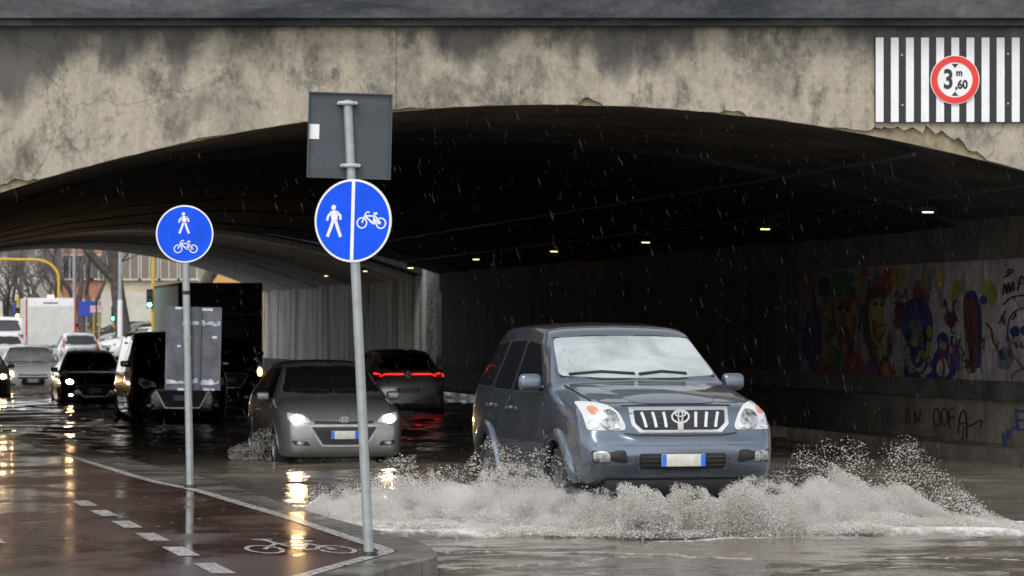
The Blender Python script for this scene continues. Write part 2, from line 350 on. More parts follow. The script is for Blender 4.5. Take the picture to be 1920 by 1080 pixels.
def vault(name, Ya, Yb, mat, dz=0, n=40, th=.25, ny=None, jit=0):
    ny = ny or max(1, int((Yb-Ya)/1.5)); V = []; F = []
    for j in range(ny+1):
        Y = Ya+(Yb-Ya)*j/ny
        for k in range(n+1):
            o = -HW-.02+(2*HW+.04)*k/n; V.append((tx(o, Y), Y, vz(o)+dz+jit*noise.noise(Vector((o*.9, Y*.6, 4)))))
    m = len(V)
    V += [(v[0], v[1], v[2]+th) for v in V]
    for j in range(ny):
        for k in range(n):
            a = j*(n+1)+k; F.append((a, a+n+1, a+n+2, a+1)); F.append((m+a, m+a+1, m+a+n+2, m+a+n+1))
    for k in range(n):
        a = k; F.append((a, a+1, m+a+1, m+a)); a = ny*(n+1)+k; F.append((a+1, a, m+a, m+a+1))
    return mk(name, V, F, mat, br, 50, True)
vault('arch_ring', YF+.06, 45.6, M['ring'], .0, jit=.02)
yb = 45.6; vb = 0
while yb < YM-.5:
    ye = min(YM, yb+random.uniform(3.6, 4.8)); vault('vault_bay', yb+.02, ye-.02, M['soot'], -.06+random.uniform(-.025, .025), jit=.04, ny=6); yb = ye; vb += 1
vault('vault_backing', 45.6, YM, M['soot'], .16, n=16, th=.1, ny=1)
for oc, rr in ((4.7, .028), (6.2, .018)):
    MB().tube([(tx(oc, Y), Y, vz(oc)-.10+.012*math.sin(Y*2.1)) for Y in np.arange(YF+.3, YM, .8)], rr, 6).obj('cable', M['lampbody'], br, 40, True)
nb = 22
def far_beam(i):
    n = 24; V = []; F = []; dz = random.uniform(-.07, .07)
    for j in (0, 1):
        for k in range(n+1):
            o = -HW-.02+(2*HW+.04)*k/n; y1 = YE+1.2*o; g = .05*j
            Y = YG+(y1-YG)*(i+j)/nb-g; V.append((tx(o, Y), Y, vz(o)+.06-.02*o+dz))
    m = len(V); V += [(a, b, c+.3) for a, b, c in V]
    for k in range(n):
        F += [(k, n+1+k, n+2+k, k+1), (m+k, m+k+1, m+n+2+k, m+n+1+k), (k, k+1, m+k+1, m+k), (n+2+k, n+1+k, m+n+1+k, m+n+2+k)]
    return mk('vault_beam', V, F, M['beam'] if i else M['soot'], br, 50, True)  # dark colour on the first beam cancels the daylight from the slit
for i in range(nb): far_beam(i)
def skewprism(name, o0, o1, z0, z1, Ya, Yb, mat, parent, ny=1, nz=1):
    V = []; F = []
    for j in range(ny+1):
        Y = Ya+(Yb-Ya)*j/ny
        for (o, z) in ((o0, z0), (o1, z0), (o1, z1), (o0, z1)): V.append((tx(o, Y), Y, z))
    for j in range(ny):
        for k in range(4): F.append((4*j+k, 4*j+(k+1) % 4, 4*j+4+(k+1) % 4, 4*j+4+k))
    F += [(3,2,1,0), tuple(4*ny+k for k in range(4))]
    return mk(name, V, F, mat, parent, world=True)
skewprism('deck', -22, 22, 4.95, 5.55, YF+.66, YM, M['cornice'], br); skewprism('deck', -22, 22, 5.0, 5.55, YG, YE-8.9, M['cornice'], br)
WR = HW
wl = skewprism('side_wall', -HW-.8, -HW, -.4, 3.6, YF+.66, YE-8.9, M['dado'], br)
skewprism('side_wall', WR+.001, WR+.8, 1.08, 2.80, 53.4, YM, M['walldark'], br)['label'] = 'dark streaked wall inside the underpass'; wr = skewprism('side_wall', WR, WR+.8, 1.08, 2.80, YF+.06, 53.4, M['wall'], br); wr['label'] = 'pinkish wall band covered in painted graffiti'
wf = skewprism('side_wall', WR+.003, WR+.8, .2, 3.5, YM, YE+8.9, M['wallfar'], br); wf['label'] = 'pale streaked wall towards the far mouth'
skewprism('wall_base', WR+.0, WR+.82, -.4, .82, YF+.06, 55.5, M['dado'], br); skewprism('wall_base', WR+.001, WR+.82, -.4, .82, 55.5, YM, M['walldark'], br)
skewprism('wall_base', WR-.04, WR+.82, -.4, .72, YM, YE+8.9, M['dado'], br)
skewprism('ledge', WR-.14, WR+.81, .82, 1.08, YF+.06, YM, M['ledge'], br)
skewprism('springing_band', WR-.06, WR+.81, 2.80, 3.62, YF+.06, YM, M['ledge'], br)
skewprism('end_pier', HW+.82, 26, -.4, 5.6, YE+8.4, YE+8.9, M['facade'], br); skewprism('end_pier', -26, -HW-.82, -.4, 5.6, YE-9.4, YE-8.9, M['facade'], br)
sw = skewprism('pavement', WR-.75, WR-.01, -.4, .20, YF-1.5, YE+2, M['kerb'], None); tag(sw, kind='structure')
# pale lime streak running down the far wall (own shape)
WB = tx(WR, 0)
def wall_xyz(px, py, off=.005):
    Y = FPX*(WB-off)/(px-960+FPX*-SK); return (WB-off+SK*Y, Y, CH-(py-HZ)/FPX*Y)
def wall_px(name, parts, mat, parent, off=.005):
    V = []; F = []
    L = parent.parent.location if parent.parent else parent.location
    for v, f in parts:
        n = len(V); V += [tuple(Vector(wall_xyz(q[0], q[1], off))-Vector(L)) for q in v]; F += [tuple(i+n for i in q) for q in f]
    return mk(name, V, F, mat, parent)

# graffiti paint on the wall band
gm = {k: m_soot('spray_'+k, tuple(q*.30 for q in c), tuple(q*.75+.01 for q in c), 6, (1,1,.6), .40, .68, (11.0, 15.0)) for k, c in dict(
    navy=(.03,.035,.20), red=(.36,.05,.03), skin=(.48,.24,.10), ochre=(.42,.32,.06), green=(.05,.17,.09), lime=(.26,.34,.05), purple=(.20,.06,.20), ink=(.015,.012,.02),
    brown=(.10,.05,.03), cyan=(.03,.12,.42), white=(.50,.48,.46), maroon=(.13,.035,.03), grey=(.16,.17,.20)).items()}
def blob(cx, cy, rx, ry, j=.12, n=22, sd=0):
    return [(cx+rx*math.cos(t)*(1+j*noise.noise(Vector((math.cos(t)*2+sd, math.sin(t)*2, cx)))*2), cy+ry*math.sin(t)*(1+j*noise.noise(Vector((math.cos(t)*2, math.sin(t)*2+sd, cy)))*2)) for t in [2*math.pi*k/n for k in range(n)]]
def gr(mat, shapes, off):
    for s in shapes:
        parts = []
        if s[0] == 'b': parts.append(poly2(blob(*s[1:])))
        elif s[0] == 's': parts.append(ribbon(spline(s[2], 6), s[1]))
        elif s[0] == 'p': parts.append(poly2(spline(s[1], 5, True)))
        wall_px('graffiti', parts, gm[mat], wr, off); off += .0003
# purple bottle-shaped figure
gr('navy', [('p', [(1507,668),(1505,620),(1512,590),(1523,575),(1526,548),(1532,575),(1540,600),(1541,640),(1538,668),(1522,676)])], .006)
gr('purple', [('s', 3, [(1516,620),(1522,650),(1528,620),(1533,655)]), ('b', 1523,600,8,14)], .010)
# face with green cap
gr('green', [('p', [(1556,556),(1558,540),(1575,532),(1596,534),(1605,545),(1603,560),(1580,556)]), ('p', [(1562,530),(1568,510),(1585,506),(1600,515),(1600,530)])], .010)
gr('skin', [('p', [(1562,560),(1565,600),(1570,630),(1578,655),(1586,668),(1596,650),(1601,620),(1602,575),(1600,556),(1580,553)])], .006)
gr('red', [('b', 1583,568,13,10), ('b', 1583,632,11,16), ('b', 1552,694,12,14), ('b', 1600,682,18,24), ('b', 1664,512,8,12), ('b', 1620,510,7,8), ('b', 1551,630,5,12), ('b', 1668,540,5,10)], .012)
gr('ink', [('b', 1574,578,6,5), ('b', 1590,580,6,5), ('s', 2.5, [(1582,585),(1580,600),(1586,604)]), ('s', 3, [(1562,560),(1566,610),(1574,645),(1586,668),(1598,640),(1602,590)]), ('s', 2, [(1574,622),(1584,618),(1594,624)])], .016)
gr('green', [('p', [(1560,650),(1575,660),(1590,700),(1570,706),(1556,680)]), ('b', 1618,600,9,24)], .007)
gr('purple', [('b', 1596,698,22,16), ('b', 1636,696,20,20)], .009)
# yellow profile
gr('ochre', [('p', [(1628,575),(1636,562),(1652,560),(1658,580),(1655,600),(1664,612),(1655,622),(1658,640),(1648,652),(1636,640),(1630,610)]), ('p', [(1642,655),(1654,650),(1664,690),(1668,706),(1654,708)]), ('b', 1552,590,8,14), ('b', 1606,560,7,22), ('b', 1612,525,7,14)], .006)
gr('brown', [('p', [(1622,560),(1626,542),(1640,534),(1656,540),(1662,556),(1650,556),(1634,564),(1628,585)]), ('s', 4, [(1624,580),(1628,620),(1636,648),(1648,652)])], .010)
gr('ink', [('b', 1641,570,4,4), ('b', 1653,572,3,4), ('s', 2.5, [(1640,612),(1652,610),(1662,608)]), ('s', 2.5, [(1636,600),(1640,625),(1648,640),(1656,622)]), ('s', 3, [(1622,640),(1634,665),(1644,690),(1652,706)]),
           ('s', 2, [(1676,556),(1682,545),(1690,560),(1698,542),(1700,560)]), ('s', 2, [(1672,566),(1688,572),(1700,566)]), ('s', 2, [(1680,548),(1680,572)])], .016)
# blue hooded head
gr('navy', [('p', [(1690,620),(1694,580),(1706,562),(1722,560),(1740,572),(1748,600),(1746,640),(1738,668),(1722,690),(1710,680),(1704,650)]), ('b', 1752,708,16,12), ('b', 1714,706,12,8)], .006)
gr('grey', [('p', [(1700,620),(1710,600),(1724,605),(1730,630),(1720,650),(1706,645)])], .010)
gr('lime', [('s', 7, [(1718,680),(1728,660),(1736,670),(1742,640)]), ('b', 1742,622,5,12), ('b', 1714,640,4,8), ('s', 5, [(1676,692),(1686,690),(1696,692)])], .012)
gr('ink', [('b', 1704,628,4,10), ('b', 1730,632,6,14), ('s', 2, [(1694,652),(1706,645),(1712,660),(1700,668)]), ('s', 3, [(1710,690),(1726,700),(1740,680)])], .016)
# small hooded figure
gr('navy', [('p', [(1748,704),(1750,670),(1758,652),(1756,634),(1764,624),(1774,626),(1780,640),(1780,656),(1790,676),(1790,704),(1770,712)])], .008)
gr('white', [('b', 1768,690,12,18)], .012); gr('red', [('s', 4, [(1764,660),(1770,690),(1766,708)]), ('s', 3, [(1776,660),(1778,690)])], .016); gr('skin', [('b', 1769,648,7,8)], .012)
# tall figure with wings
gr('white', [('p', [(1800,560),(1806,600),(1806,690),(1812,712),(1850,712),(1852,640),(1846,570),(1836,552),(1812,552)])], .004)
gr('maroon', [('p', [(1806,560),(1820,545),(1832,556),(1838,590),(1838,640),(1832,690),(1822,700),(1812,690),(1808,620)])], .008)
gr('navy', [('s', 6, [(1826,550),(1836,580),(1838,640),(1834,690)]), ('b', 1822,552,8,8), ('b', 1844,562,7,9)], .012)
gr('lime', [('p', [(1838,545),(1846,528),(1858,526),(1868,545),(1866,568),(1856,576),(1852,560)]), ('p', [(1782,560),(1786,534),(1798,524),(1802,540),(1792,556),(1788,572)]), ('s', 5, [(1812,640),(1814,670),(1818,700)]), ('s', 6, [(1856,628),(1866,640),(1874,644)])], .010)
gr('ink', [('s', 3, [(1848,606),(1858,618),(1862,640),(1872,652)]), ('s', 2, [(1788,590),(1784,620),(1792,626)]), ('s', 2.5, [(1814,580),(1822,620),(1820,680)])], .014)
# skull-like doodle and tag at the mouth
gr('grey', [('p', [(1870,665),(1880,650),(1896,656),(1900,670),(1890,690),(1874,690)])], .006)
gr('navy', [('s', 4, [(1898,600),(1904,590),(1900,585)]), ('b', 1902,622,9,10), ('b', 1922,620,10,10), ('s', 3, [(1888,640),(1892,600),(1910,580),(1940,578)]), ('s', 2.5, [(1900,644),(1916,650),(1936,646)]), ('s', 2.5, [(1904,640),(1906,654)]), ('s', 2.5, [(1914,642),(1916,654)])], .010)
gr('purple', [('s', 3, [(1896,712),(1900,700),(1920,690),(1940,680)]), ('s', 3, [(1896,664),(1910,680),(1924,700)])], .010)
gr('ink', [('s', 3, [(1880,552),(1884,532),(1887,550),(1891,530),(1894,548),(1899,528),(1901,546)]), ('s', 3, [(1886,512),(1892,506),(1898,506)]), ('s', 3, [(1882,520),(1900,508)]), ('s', 3, [(1908,545),(1914,518),(1924,530),(1930,514)]), ('s', 2.5, [(1912,532),(1928,530)]), ('s', 2.5, [(1880,572),(1892,560),(1912,554),(1936,556)])], .016)
for q in range(75):
    x = random.uniform(1500, 1795); y = random.uniform(512, 705)
    if True: gr(random.choice(['white','grey','purple','ochre','skin','maroon','navy','green','red','navy']), [('b', x, y, random.uniform(4,13), random.uniform(8,28), .45, 18, q)], .0012+.00005*q)
for q in range(28):
    x = random.uniform(1500, 1915); y = random.uniform(520, 700); pts = [(x, y)]
    for k in range(5): pts.append((pts[-1][0]+random.uniform(-6, 9), pts[-1][1]+random.uniform(-16, 18)))
    gr(random.choice(['ink','ink','navy','maroon','purple','brown']), [('s', random.uniform(1.2, 2.6), pts)], .019+.0002*q)
for q in range(16):
    x = random.uniform(1510, 1910); y = random.uniform(600, 680); gr(random.choice(['white','navy','maroon','lime','grey']), [('s', random.uniform(.8, 1.8), [(x, y), (x+.5, y+12), (x, y+random.uniform(18, 40))])], .0245+.0002*q)
# tags on the wall base
wbase = [o for o in br.children if o.name.startswith('wall_base')][0]
def tagpaint(mat, strokes, off=.006):
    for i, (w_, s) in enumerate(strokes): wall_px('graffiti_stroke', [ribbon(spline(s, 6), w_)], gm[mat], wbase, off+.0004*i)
tagpaint('maroon', [(3, [(1752,800),(1750,775),(1758,766),(1762,785),(1756,802)]), (3, [(1766,800),(1766,772),(1774,768),(1776,788),(1770,800)]), (3, [(1780,806),(1780,770),(1788,766)]), (3, [(1778,784),(1790,782)]),
                    (3.5, [(1796,815),(1800,780),(1808,770),(1812,790),(1812,822)]), (3, [(1798,796),(1812,792)]), (3, [(1812,800),(1826,795),(1840,788),(1838,802)]), (2.5, [(1804,830),(1806,800)])])
tagpaint('brown', [(3, [(1700,795),(1698,772),(1704,768),(1706,792)]), (3, [(1716,796),(1714,770),(1722,790),(1726,768)]), (2.5, [(1640,790),(1650,770),(1660,792),(1672,766)])])
tagpaint('cyan', [(4, [(1904,768),(1906,790),(1910,808)]), (4, [(1906,770),(1925,772)]), (4, [(1908,788),(1925,788)]), (4, [(1910,806),(1925,806)]), (4, [(1908,800),(1896,806),(1888,818),(1880,815)]), (5, [(1880,812),(1884,835)]), (4, [(1888,806),(1890,824)])])

# ------------------------------------------------------------------ flood water
def water():
    xs = np.concatenate([np.arange(-40, -9, 1.0), np.arange(-9, 8, .085), np.arange(8, 40, 1.0)])
    ys = np.concatenate([np.arange(-30, 20, 2.0), np.arange(20, 46, .085), np.arange(46, 116, .22)])
    X, Y = np.meshgrid(xs, ys); Z = np.zeros_like(X); r = np.random.default_rng(3)
    for lam, amp, cnt in ((2.2,.008,5),(1.1,.006,7),(.6,.0045,9),(.35,.0024,9)):
        for _ in range(cnt):
            a = r.uniform(0, 2*math.pi); k = 2*math.pi/(lam*r.uniform(.8,1.25)); ph = r.uniform(0, 6.3)
            ca, sa = math.cos(a)*.6, math.sin(a)
            Z += amp/math.sqrt(cnt)*1.5*np.sin(k*(X*ca+Y*sa)+ph+.8*np.sin(.5*X+ph)+.8*np.sin(.43*Y-ph))
    far = np.clip((Y-46)/20, 0, 1); Z *= 1+.8*far
    foam = np.zeros_like(X)
    # wake of the off-road car
    def bow(cx, cy, s, A, fo, reach):
        nonlocal Z, foam
        u = (X-cx)*s; v = Y-cy
        d = v+.30*np.clip(u, 0, 9)-.0          # crest line sweeping back and out
        g = np.exp(-(d/.30)**2)*np.exp(-np.clip(u-reach, 0, None)**2/.5)*(u > -.9)*np.exp(-np.clip(-u, 0, None)**2/.3)
        Z += A*g; foam = np.maximum(foam, fo*g)
    bow(.55, 27.9, -1, .07, .75, 2.6); bow(2.3, 28.2, 1, .07, .75, 1.9)
    for cx, cy, rx, ry, f in ((.2,28.3,2.4,.55,.85),(3.3,28.4,1.6,.60,.85),(-1.4,28.8,1.3,.8,.55),(1.5,27.2,1.7,.30,.55),(.0,27.7,2.2,.38,.8),(-1.0,28.1,1.6,.45,.75),(3.3,27.9,1.7,.40,.8),(4.6,27.4,1.0,.22,.55),(-1.5,32,1.2,2.2,.45),(.6,33,1.0,2.5,.5),(2.2,33,1.0,3,.4)):
        foam = np.maximum(foam, f*np.exp(-(((X-cx)/rx)**2+((Y-cy)/ry)**2)**1.6))
    def streak(p0, p1, wd, f, A=.02, bend=0):
        nonlocal Z, foam
        p0 = np.array(p0); p1 = np.array(p1); d = p1-p0; L = np.hypot(*d); d /= L
        a = (X-p0[0])*d[0]+(Y-p0[1])*d[1]; b = -(X-p0[0])*d[1]+(Y-p0[1])*d[0]-bend*np.sin(np.clip(a/L, 0, 1)*math.pi)
        g = np.exp(-(b/wd)**2)*(a > 0)*(a < L); foam = np.maximum(foam, f*g); Z += A*g
    for q in (((1400,1005),(1920,985),.12,.72,.03,0), ((1660,1046),(1930,1054),.07,.55,.02,0), ((760,1040),(1420,1048),.09,.55,.02,.2), ((1230,1020),(1560,1005),.10,.62,.02,-.1), ((820,1075),(1400,1035),.07,.36,.02,.1), ((1500,1070),(1930,1078),.05,.4,.02,0), ((780,1025),(1200,1030),.07,.42,.02,0)):
        streak(G(*q[0]), G(*q[1]), *q[2:])  # white crest streaks: foam plus sky glint put into the colour
    for cx, cy, rx, ry, f in ((-3.0,42.6,.7,.35,.45),(-2.2,42.3,.9,.25,.40),(-14.0,88,1.4,1.6,.6),(-14.6,78,1.5,1.2,.45),(-11,74,1.0,1.2,.4)):
        foam = np.maximum(foam, f*np.exp(-(((X-cx)/rx)**2+((Y-cy)/ry)**2)))
    foam *= .75+.5*np.sin(3.1*X+1.7*np.sin(2*Y))*np.sin(2.3*Y+1.1*np.sin(2.7*X))*.5
    ny, nx = X.shape; V = np.stack([X, Y, Z], -1).reshape(-1, 3)
    i = np.arange(ny*nx).reshape(ny, nx); Fq = np.stack([i[:-1,:-1], i[:-1,1:], i[1:,1:], i[1:,:-1]], -1).reshape(-1, 4)
    me = bpy.data.meshes.new('water'); me.vertices.add(len(V)); me.vertices.foreach_set('co', V.ravel())
    me.loops.add(Fq.size); me.loops.foreach_set('vertex_index', Fq.ravel().astype(np.int32)); me.polygons.add(len(Fq)); me.polygons.foreach_set('loop_start', np.arange(0, Fq.size, 4, dtype=np.int32))
    me.polygons.foreach_set('use_smooth', np.ones(len(Fq), bool)); me.update(calc_edges=True)
    at = me.attributes.new('foam', 'FLOAT', 'POINT'); at.data.foreach_set('value', foam.ravel().astype(np.float32))
    me.materials.append(M['water']); o = bpy.data.objects.new('water', me); COL.objects.link(o); tag(o, kind='structure')
water()

# ------------------------------------------------------------------ cycle path on the traffic island
def pz(Y): return float(np.interp(Y, [0, 24, 36, 46, 56], [.15, .15, .13, .07, -.02]))
def GP(px, py):
    z = .15
    for _ in range(4): x, y = G(px, py, z); z = pz(y)
    return (x, y)
edge = [(-9.6,58.5)]+[GP(*q) for q in ((100,840),(270,893),(380,918),(470,944),(560,970),(650,999),(712,1019),(738,1027))]+[GP(*q) for q in ((750,1033),(744,1038),(722,1044),(690,1053),(640,1067),(590,1082))]+[(-1.75,19),(-2.5,15),(-4.5,9)]
outer = [(-8.9,58.5)]+[GP(*q) for q in ((160,838),(330,883),(430,908),(555,950),(690,990),(761,1006),(800,1020),(818,1033),(816,1041),(790,1049),(735,1060),(685,1078))]+[(-1.25,19.3),(-2.0,15),(-4.0,8.6)]
def sheet(name, outline, dz, mat, cuts=1.0, kind=None, parent=None):
    bm = bmesh.new(); f = bm.faces.new([bm.verts.new((x, y, 0)) for x, y in outline]); bmesh.ops.triangulate(bm, faces=bm.faces[:])
    y0 = min(p[1] for p in outline); y1 = max(p[1] for p in outline); y = y0+cuts
    while y < y1:
        bmesh.ops.bisect_plane(bm, geom=bm.verts[:]+bm.edges[:]+bm.faces[:], plane_co=(0, y, 0), plane_no=(0, 1, 0), dist=1e-5); y += cuts
    bmesh.ops.recalc_face_normals(bm, faces=bm.faces)
    for v in bm.verts: v.co.z = pz(v.co.y)+dz
    if sum(q.normal.z for q in bm.faces) < 0: bmesh.ops.reverse_faces(bm, faces=bm.faces)
    me = bpy.data.meshes.new(name); bm.to_mesh(me); bm.free(); me.materials.append(mat); o = bpy.data.objects.new(name, me); COL.objects.link(o)
    if parent: o.parent = parent
    return tag(o, kind=kind)
es = spline(edge, 6)
path = sheet('cycle_path', es+[(-6,9),(-6.5,20),(-10,40),(-14.5,58.5)], .0, M['path'], 2, 'structure')
sheet('pavement', [(-6,9),(-6.5,20),(-10,40),(-14.5,58.5),(-30,58.5),(-30,9)], -.002, M['ground'], 2, 'structure')
def line_strip(name, pts, wd, mat=M['line'], dz=.004):
    v, f = ribbon(pts, wd); return mk(name, [(x, y, pz(y)+dz) for x, y in v], f, mat, path)
def inset(pts, d):
    out = []
    for i, p in enumerate(pts):
        a = pts[max(0, i-1)]; b = pts[min(len(pts)-1, i+1)]; dx, dy = b[0]-a[0], b[1]-a[1]; l = math.hypot(dx, dy) or 1; out.append((p[0]+dy/l*d, p[1]-dx/l*d))
    return out
line_strip('edge_line', inset(es, .10), .12)
line_strip('edge_line', [(x-2.95+.0*i, y) for i, (x, y) in enumerate(spline(edge[:8], 6))], .13)
dirv = np.array([-.248, 1]); 
for k in range(6):
    y = 21.25+k*1.66; x = -2.10-.2435*(y-21.9); line_strip('dash_marking', [(x, y), (x-.2435*.95, y+.95)], .16)
# bicycle symbol painted on the lane
bx, by, sxw, syl = (550-960)/FPX*24.0, 24.0, .40, .95
def bp(u, v): x = bx+u*sxw-.2*(v*syl); return (x, by+v*syl, pz(by+v*syl)+.005)
bike = [ribbon(circ(-.68,-.45,.32,20,.42), .09, True), ribbon(circ(.66,-.45,.32,20,.42), .09, True), ribbon([(-.68,-.45),(-.25,.25),(.35,.25),(.66,-.45)], .10), ribbon([(-.25,.25),(.05,-.45),(.35,.25)], .10), ribbon([(.05,-.45),(.66,-.45)], .10), ribbon([(-.25,.25),(-.35,.62),(-.62,.70),(-.2,.75)], .12), ribbon([(.2,.55),(.55,.55)], .14)]
flat('cycle_symbol', bike, bp, M['line'], path)
# kerb stones, each its own piece
kb = empty('kerb', (0,0,0)); tag(kb, kind='structure')
def resample(pts, n):
    pts = np.array(pts); d = np.r_[0, np.cumsum(np.hypot(*np.diff(pts, axis=0).T))]; t = np.linspace(0, d[-1], n); return np.stack([np.interp(t, d, pts[:, 0]), np.interp(t, d, pts[:, 1])], 1)
so = spline(outer, 10); NK = 64
ro = resample(so, NK*4+1)
ea = np.array(es)
for k in range(NK):
    seg = ro[k*4:k*4+5].copy()
    if seg[:, 1].min() > 57: continue
    d0 = seg[1]-seg[0]; d1 = seg[-1]-seg[-2]; seg[0] += d0/np.linalg.norm(d0)*.009; seg[-1] -= d1/np.linalg.norm(d1)*.009
    V = []; F = []; jz = random.uniform(-.004, .004)
    for (x, y) in seg:
        q = ea[np.argmin(np.hypot(ea[:, 0]-x, ea[:, 1]-y))]; nx, ny = q[0]-x, q[1]-y; l = math.hypot(nx, ny) or 1
        ins = max(.05, l+.02)
        xi, yi = x+nx/l*ins, y+ny/l*ins; z = pz(y)+jz+.003
        V += [(x-nx/l*.015, y-ny/l*.015, -.25), (x, y, z-.02), (x+nx/l*.02, y+ny/l*.02, z), (xi, yi, pz(yi)+.0025), (xi, yi, -.25)]
    for i in range(4):
        for j in range(5): F.append((5*i+j, 5*i+(j+1) % 5, 5*i+5+(j+1) % 5, 5*i+5+j))
    F += [(4,3,2,1,0), (20,21,22,23,24)]
    outward(mk('kerb_stone', V, F, M['kerb'], kb))

# ------------------------------------------------------------------ vehicles
def pchip(xs, ys, x):
    xs = np.asarray(xs, float); ys = np.asarray(ys, float); h = np.diff(xs); d = np.diff(ys)/h; m = np.zeros_like(ys)
    for i in range(1, len(xs)-1):
        if d[i-1]*d[i] > 0:
            w1 = 2*h[i]+h[i-1]; w2 = h[i]+2*h[i-1]; m[i] = (w1+w2)/(w1/d[i-1]+w2/d[i])
    m[0] = d[0]; m[-1] = d[-1]
    x = np.clip(x, xs[0], xs[-1]); i = np.clip(np.searchsorted(xs, x)-1, 0, len(h)-1); t = (x-xs[i])/h[i]
    return ((1+2*t)*(1-t)**2)*ys[i]+t*(1-t)**2*h[i]*m[i]+t*t*(3-2*t)*ys[i+1]+t*t*(t-1)*h[i]*m[i+1]
class Car:
    """a lofted body with panels, glass and lamps laid on its surface; x is measured back from the nose, the root sits at mid length on the road"""
    def __init__(s, name, S, paint, front=None, rear=None, heading='toward', label='', cat='car', z=None, group=None, yaw=None, pitch=0):
        s.S = S; L = s.L = S['L']; s.paint = paint
        ax = Vector((-SK, -1, 0)).normalized()        # towards the camera along the road
        if heading == 'away': ax = -ax
        if yaw is not None: ax = Matrix.Rotation(R(yaw), 3, 'Z') @ ax
        if front is not None: c = Vector((front[0], front[1], 0))-ax*(L/2)
        else: c = Vector((rear[0], rear[1], 0))+ax*(L/2)
        c.z = rz_(c.y) if z is None else z
        s.root = empty(name, c, math.atan2(ax.y, ax.x), label, cat, group)
        if pitch: s.root.rotation_euler = (0, R(pitch), s.root.rotation_euler.z)
        s.body()
    def X(s, x): return s.L/2-x
    def T(s, key, x): t = s.S[key]; return pchip([q[0] for q in t], [q[1] for q in t], x)
    def body(s):
        S = s.S; L = s.L
        u = np.linspace(0, 1, S.get('n', 96)); xs = L*(.5-.5*np.cos(math.pi*u))*.55+L*u*.45
        top, belt, bot, wm, wr, cr = [s.T(k, xs) for k in ('top','belt','bot','w','wr','crown')]
        rings = []; seg = 5
        for i, x in enumerate(xs):
            zt, zb, w_, c = top[i], bot[i], wm[i], cr[i]; zl = min(belt[i], zt-.03); h = zl-zb; ze = max(zl+.005, zt-c); r = min(wr[i], w_*.97)
            pt = [(0, zb), (w_*.5, zb), (w_*.86, zb+.01), (w_*.95, zb+.06*h+.02), (w_*.985, zb+.28*h), (w_, zb+.62*h), (w_*.992, zb+.84*h), (w_*.955, zl),
                  (.5*(w_*.95+r)+.012, .5*(zl+ze)), (r, ze), (r*.94, ze+.55*(zt-ze)), (r*.62, zt-.12*(zt-ze)), (0, zt)]
            a = np.array(pt); d = np.r_[0, np.cumsum(np.maximum(1e-4, np.hypot(*np.diff(a, axis=0).T)))]
            tt = np.concatenate([d[k]+(d[k+1]-d[k])*np.arange(seg)/seg for k in range(len(d)-1)]+[[d[-1]]])
            rings.append(np.stack([np.full(len(tt), s.X(x)), pchip(d, a[:, 0], tt), pchip(d, a[:, 1], tt)], 1))
        nr = len(rings[0]); full = []
        for rg in rings:
            mir = rg[1:-1][::-1].copy(); mir[:, 1] *= -1; full.append(np.vstack([rg, mir]))
        n = len(full[0]); V = np.vstack(full); F = []
        for i in range(len(xs)-1):
            for k in range(n): F.append((i*n+k, i*n+(k+1) % n, (i+1)*n+(k+1) % n, (i+1)*n+k))
        F.append(tuple(range(n))[::-1]); F.append(tuple((len(xs)-1)*n+k for k in range(n)))
        s.bvh = BVHTree.FromPolygons([Vector(v) for v in V], [list(f) for f in F])
        # wheel openings
        wr_ = S['wr_'] if 'wr_' in S else .31
        ra = s.ra = wr_*1.15
        keep = []
        for f in F[:-2]:
            c = V[list(f)].mean(0); inside = any(math.hypot(c[0]-s.X(wx), c[2]-wr_) < ra for wx in S['wheels']) and abs(c[1]) > S['w'][len(S['w'])//2][1]*.62
            if not inside: keep.append(f)
        keep += F[-2:]
        used = sorted({i for f in keep for i in f}); mp = {q: i for i, q in enumerate(used)}
        s.bodyo = outward(mk('body', V[used], [tuple(mp[i] for i in f) for f in keep], s.paint, s.root, 38))
        W = S['W']
        for wx in S['wheels']:
            for sd in (1, -1): s.wheel(wx, sd, wr_, W)
    def hit(s, u, v, ax):
        o, d = {'f': (Vector((s.L, u, v)), Vector((-1,0,0))), 'r': (Vector((-s.L, u, v)), Vector((1,0,0))), 'L': (Vector((s.X(u), 3, v)), Vector((0,-1,0))), 'R': (Vector((s.X(u), -3, v)), Vector((0,1,0))), 't': (Vector((s.X(u), v, 4)), Vector((0,0,-1)))}[ax]
        p, nr, i, q = s.bvh.ray_cast(o, d)
        if p is None:
            tgt = o+d*(s.L if ax in 'fr' else 2.2); p, nr, i, q = s.bvh.find_nearest(tgt)
        if nr.dot(d) > 0: nr = -nr
        return p, nr, d
    def patch(s, name, pts, ax, mat, off=.004, parent=None, rings=5, skirt=.03, dome=0, smooth=40):
        pts = [tuple(p) for p in pts]; n = len(pts); c = np.mean(pts, 0); V = []; F = []
        for k in range(rings+1):
            t = k/rings
            for p in ([c] if k == 0 else pts):
                q = c+(np.array(p)-c)*t; P_, N_, d = s.hit(q[0], q[1], ax); V.append(P_+N_*(off+dome*(1-t*t)))
        for i in range(n): F.append((0, 1+i, 1+(i+1) % n))
        for k in range(rings-1):
            a = 1+k*n
            for i in range(n): j = (i+1) % n; F.append((a+i, a+n+i, a+n+j, a+j))
        if skirt:
            a = 1+(rings-1)*n; b = len(V)
            for i, p in enumerate(pts):
                P_, N_, d = s.hit(p[0], p[1], ax); V.append(P_-N_*skirt)
            for i in range(n): j = (i+1) % n; F.append((a+i, b+i, b+j, a+j))
        o = mk(name, V, F, mat, parent or s.root, smooth); return outward(o) if False else o
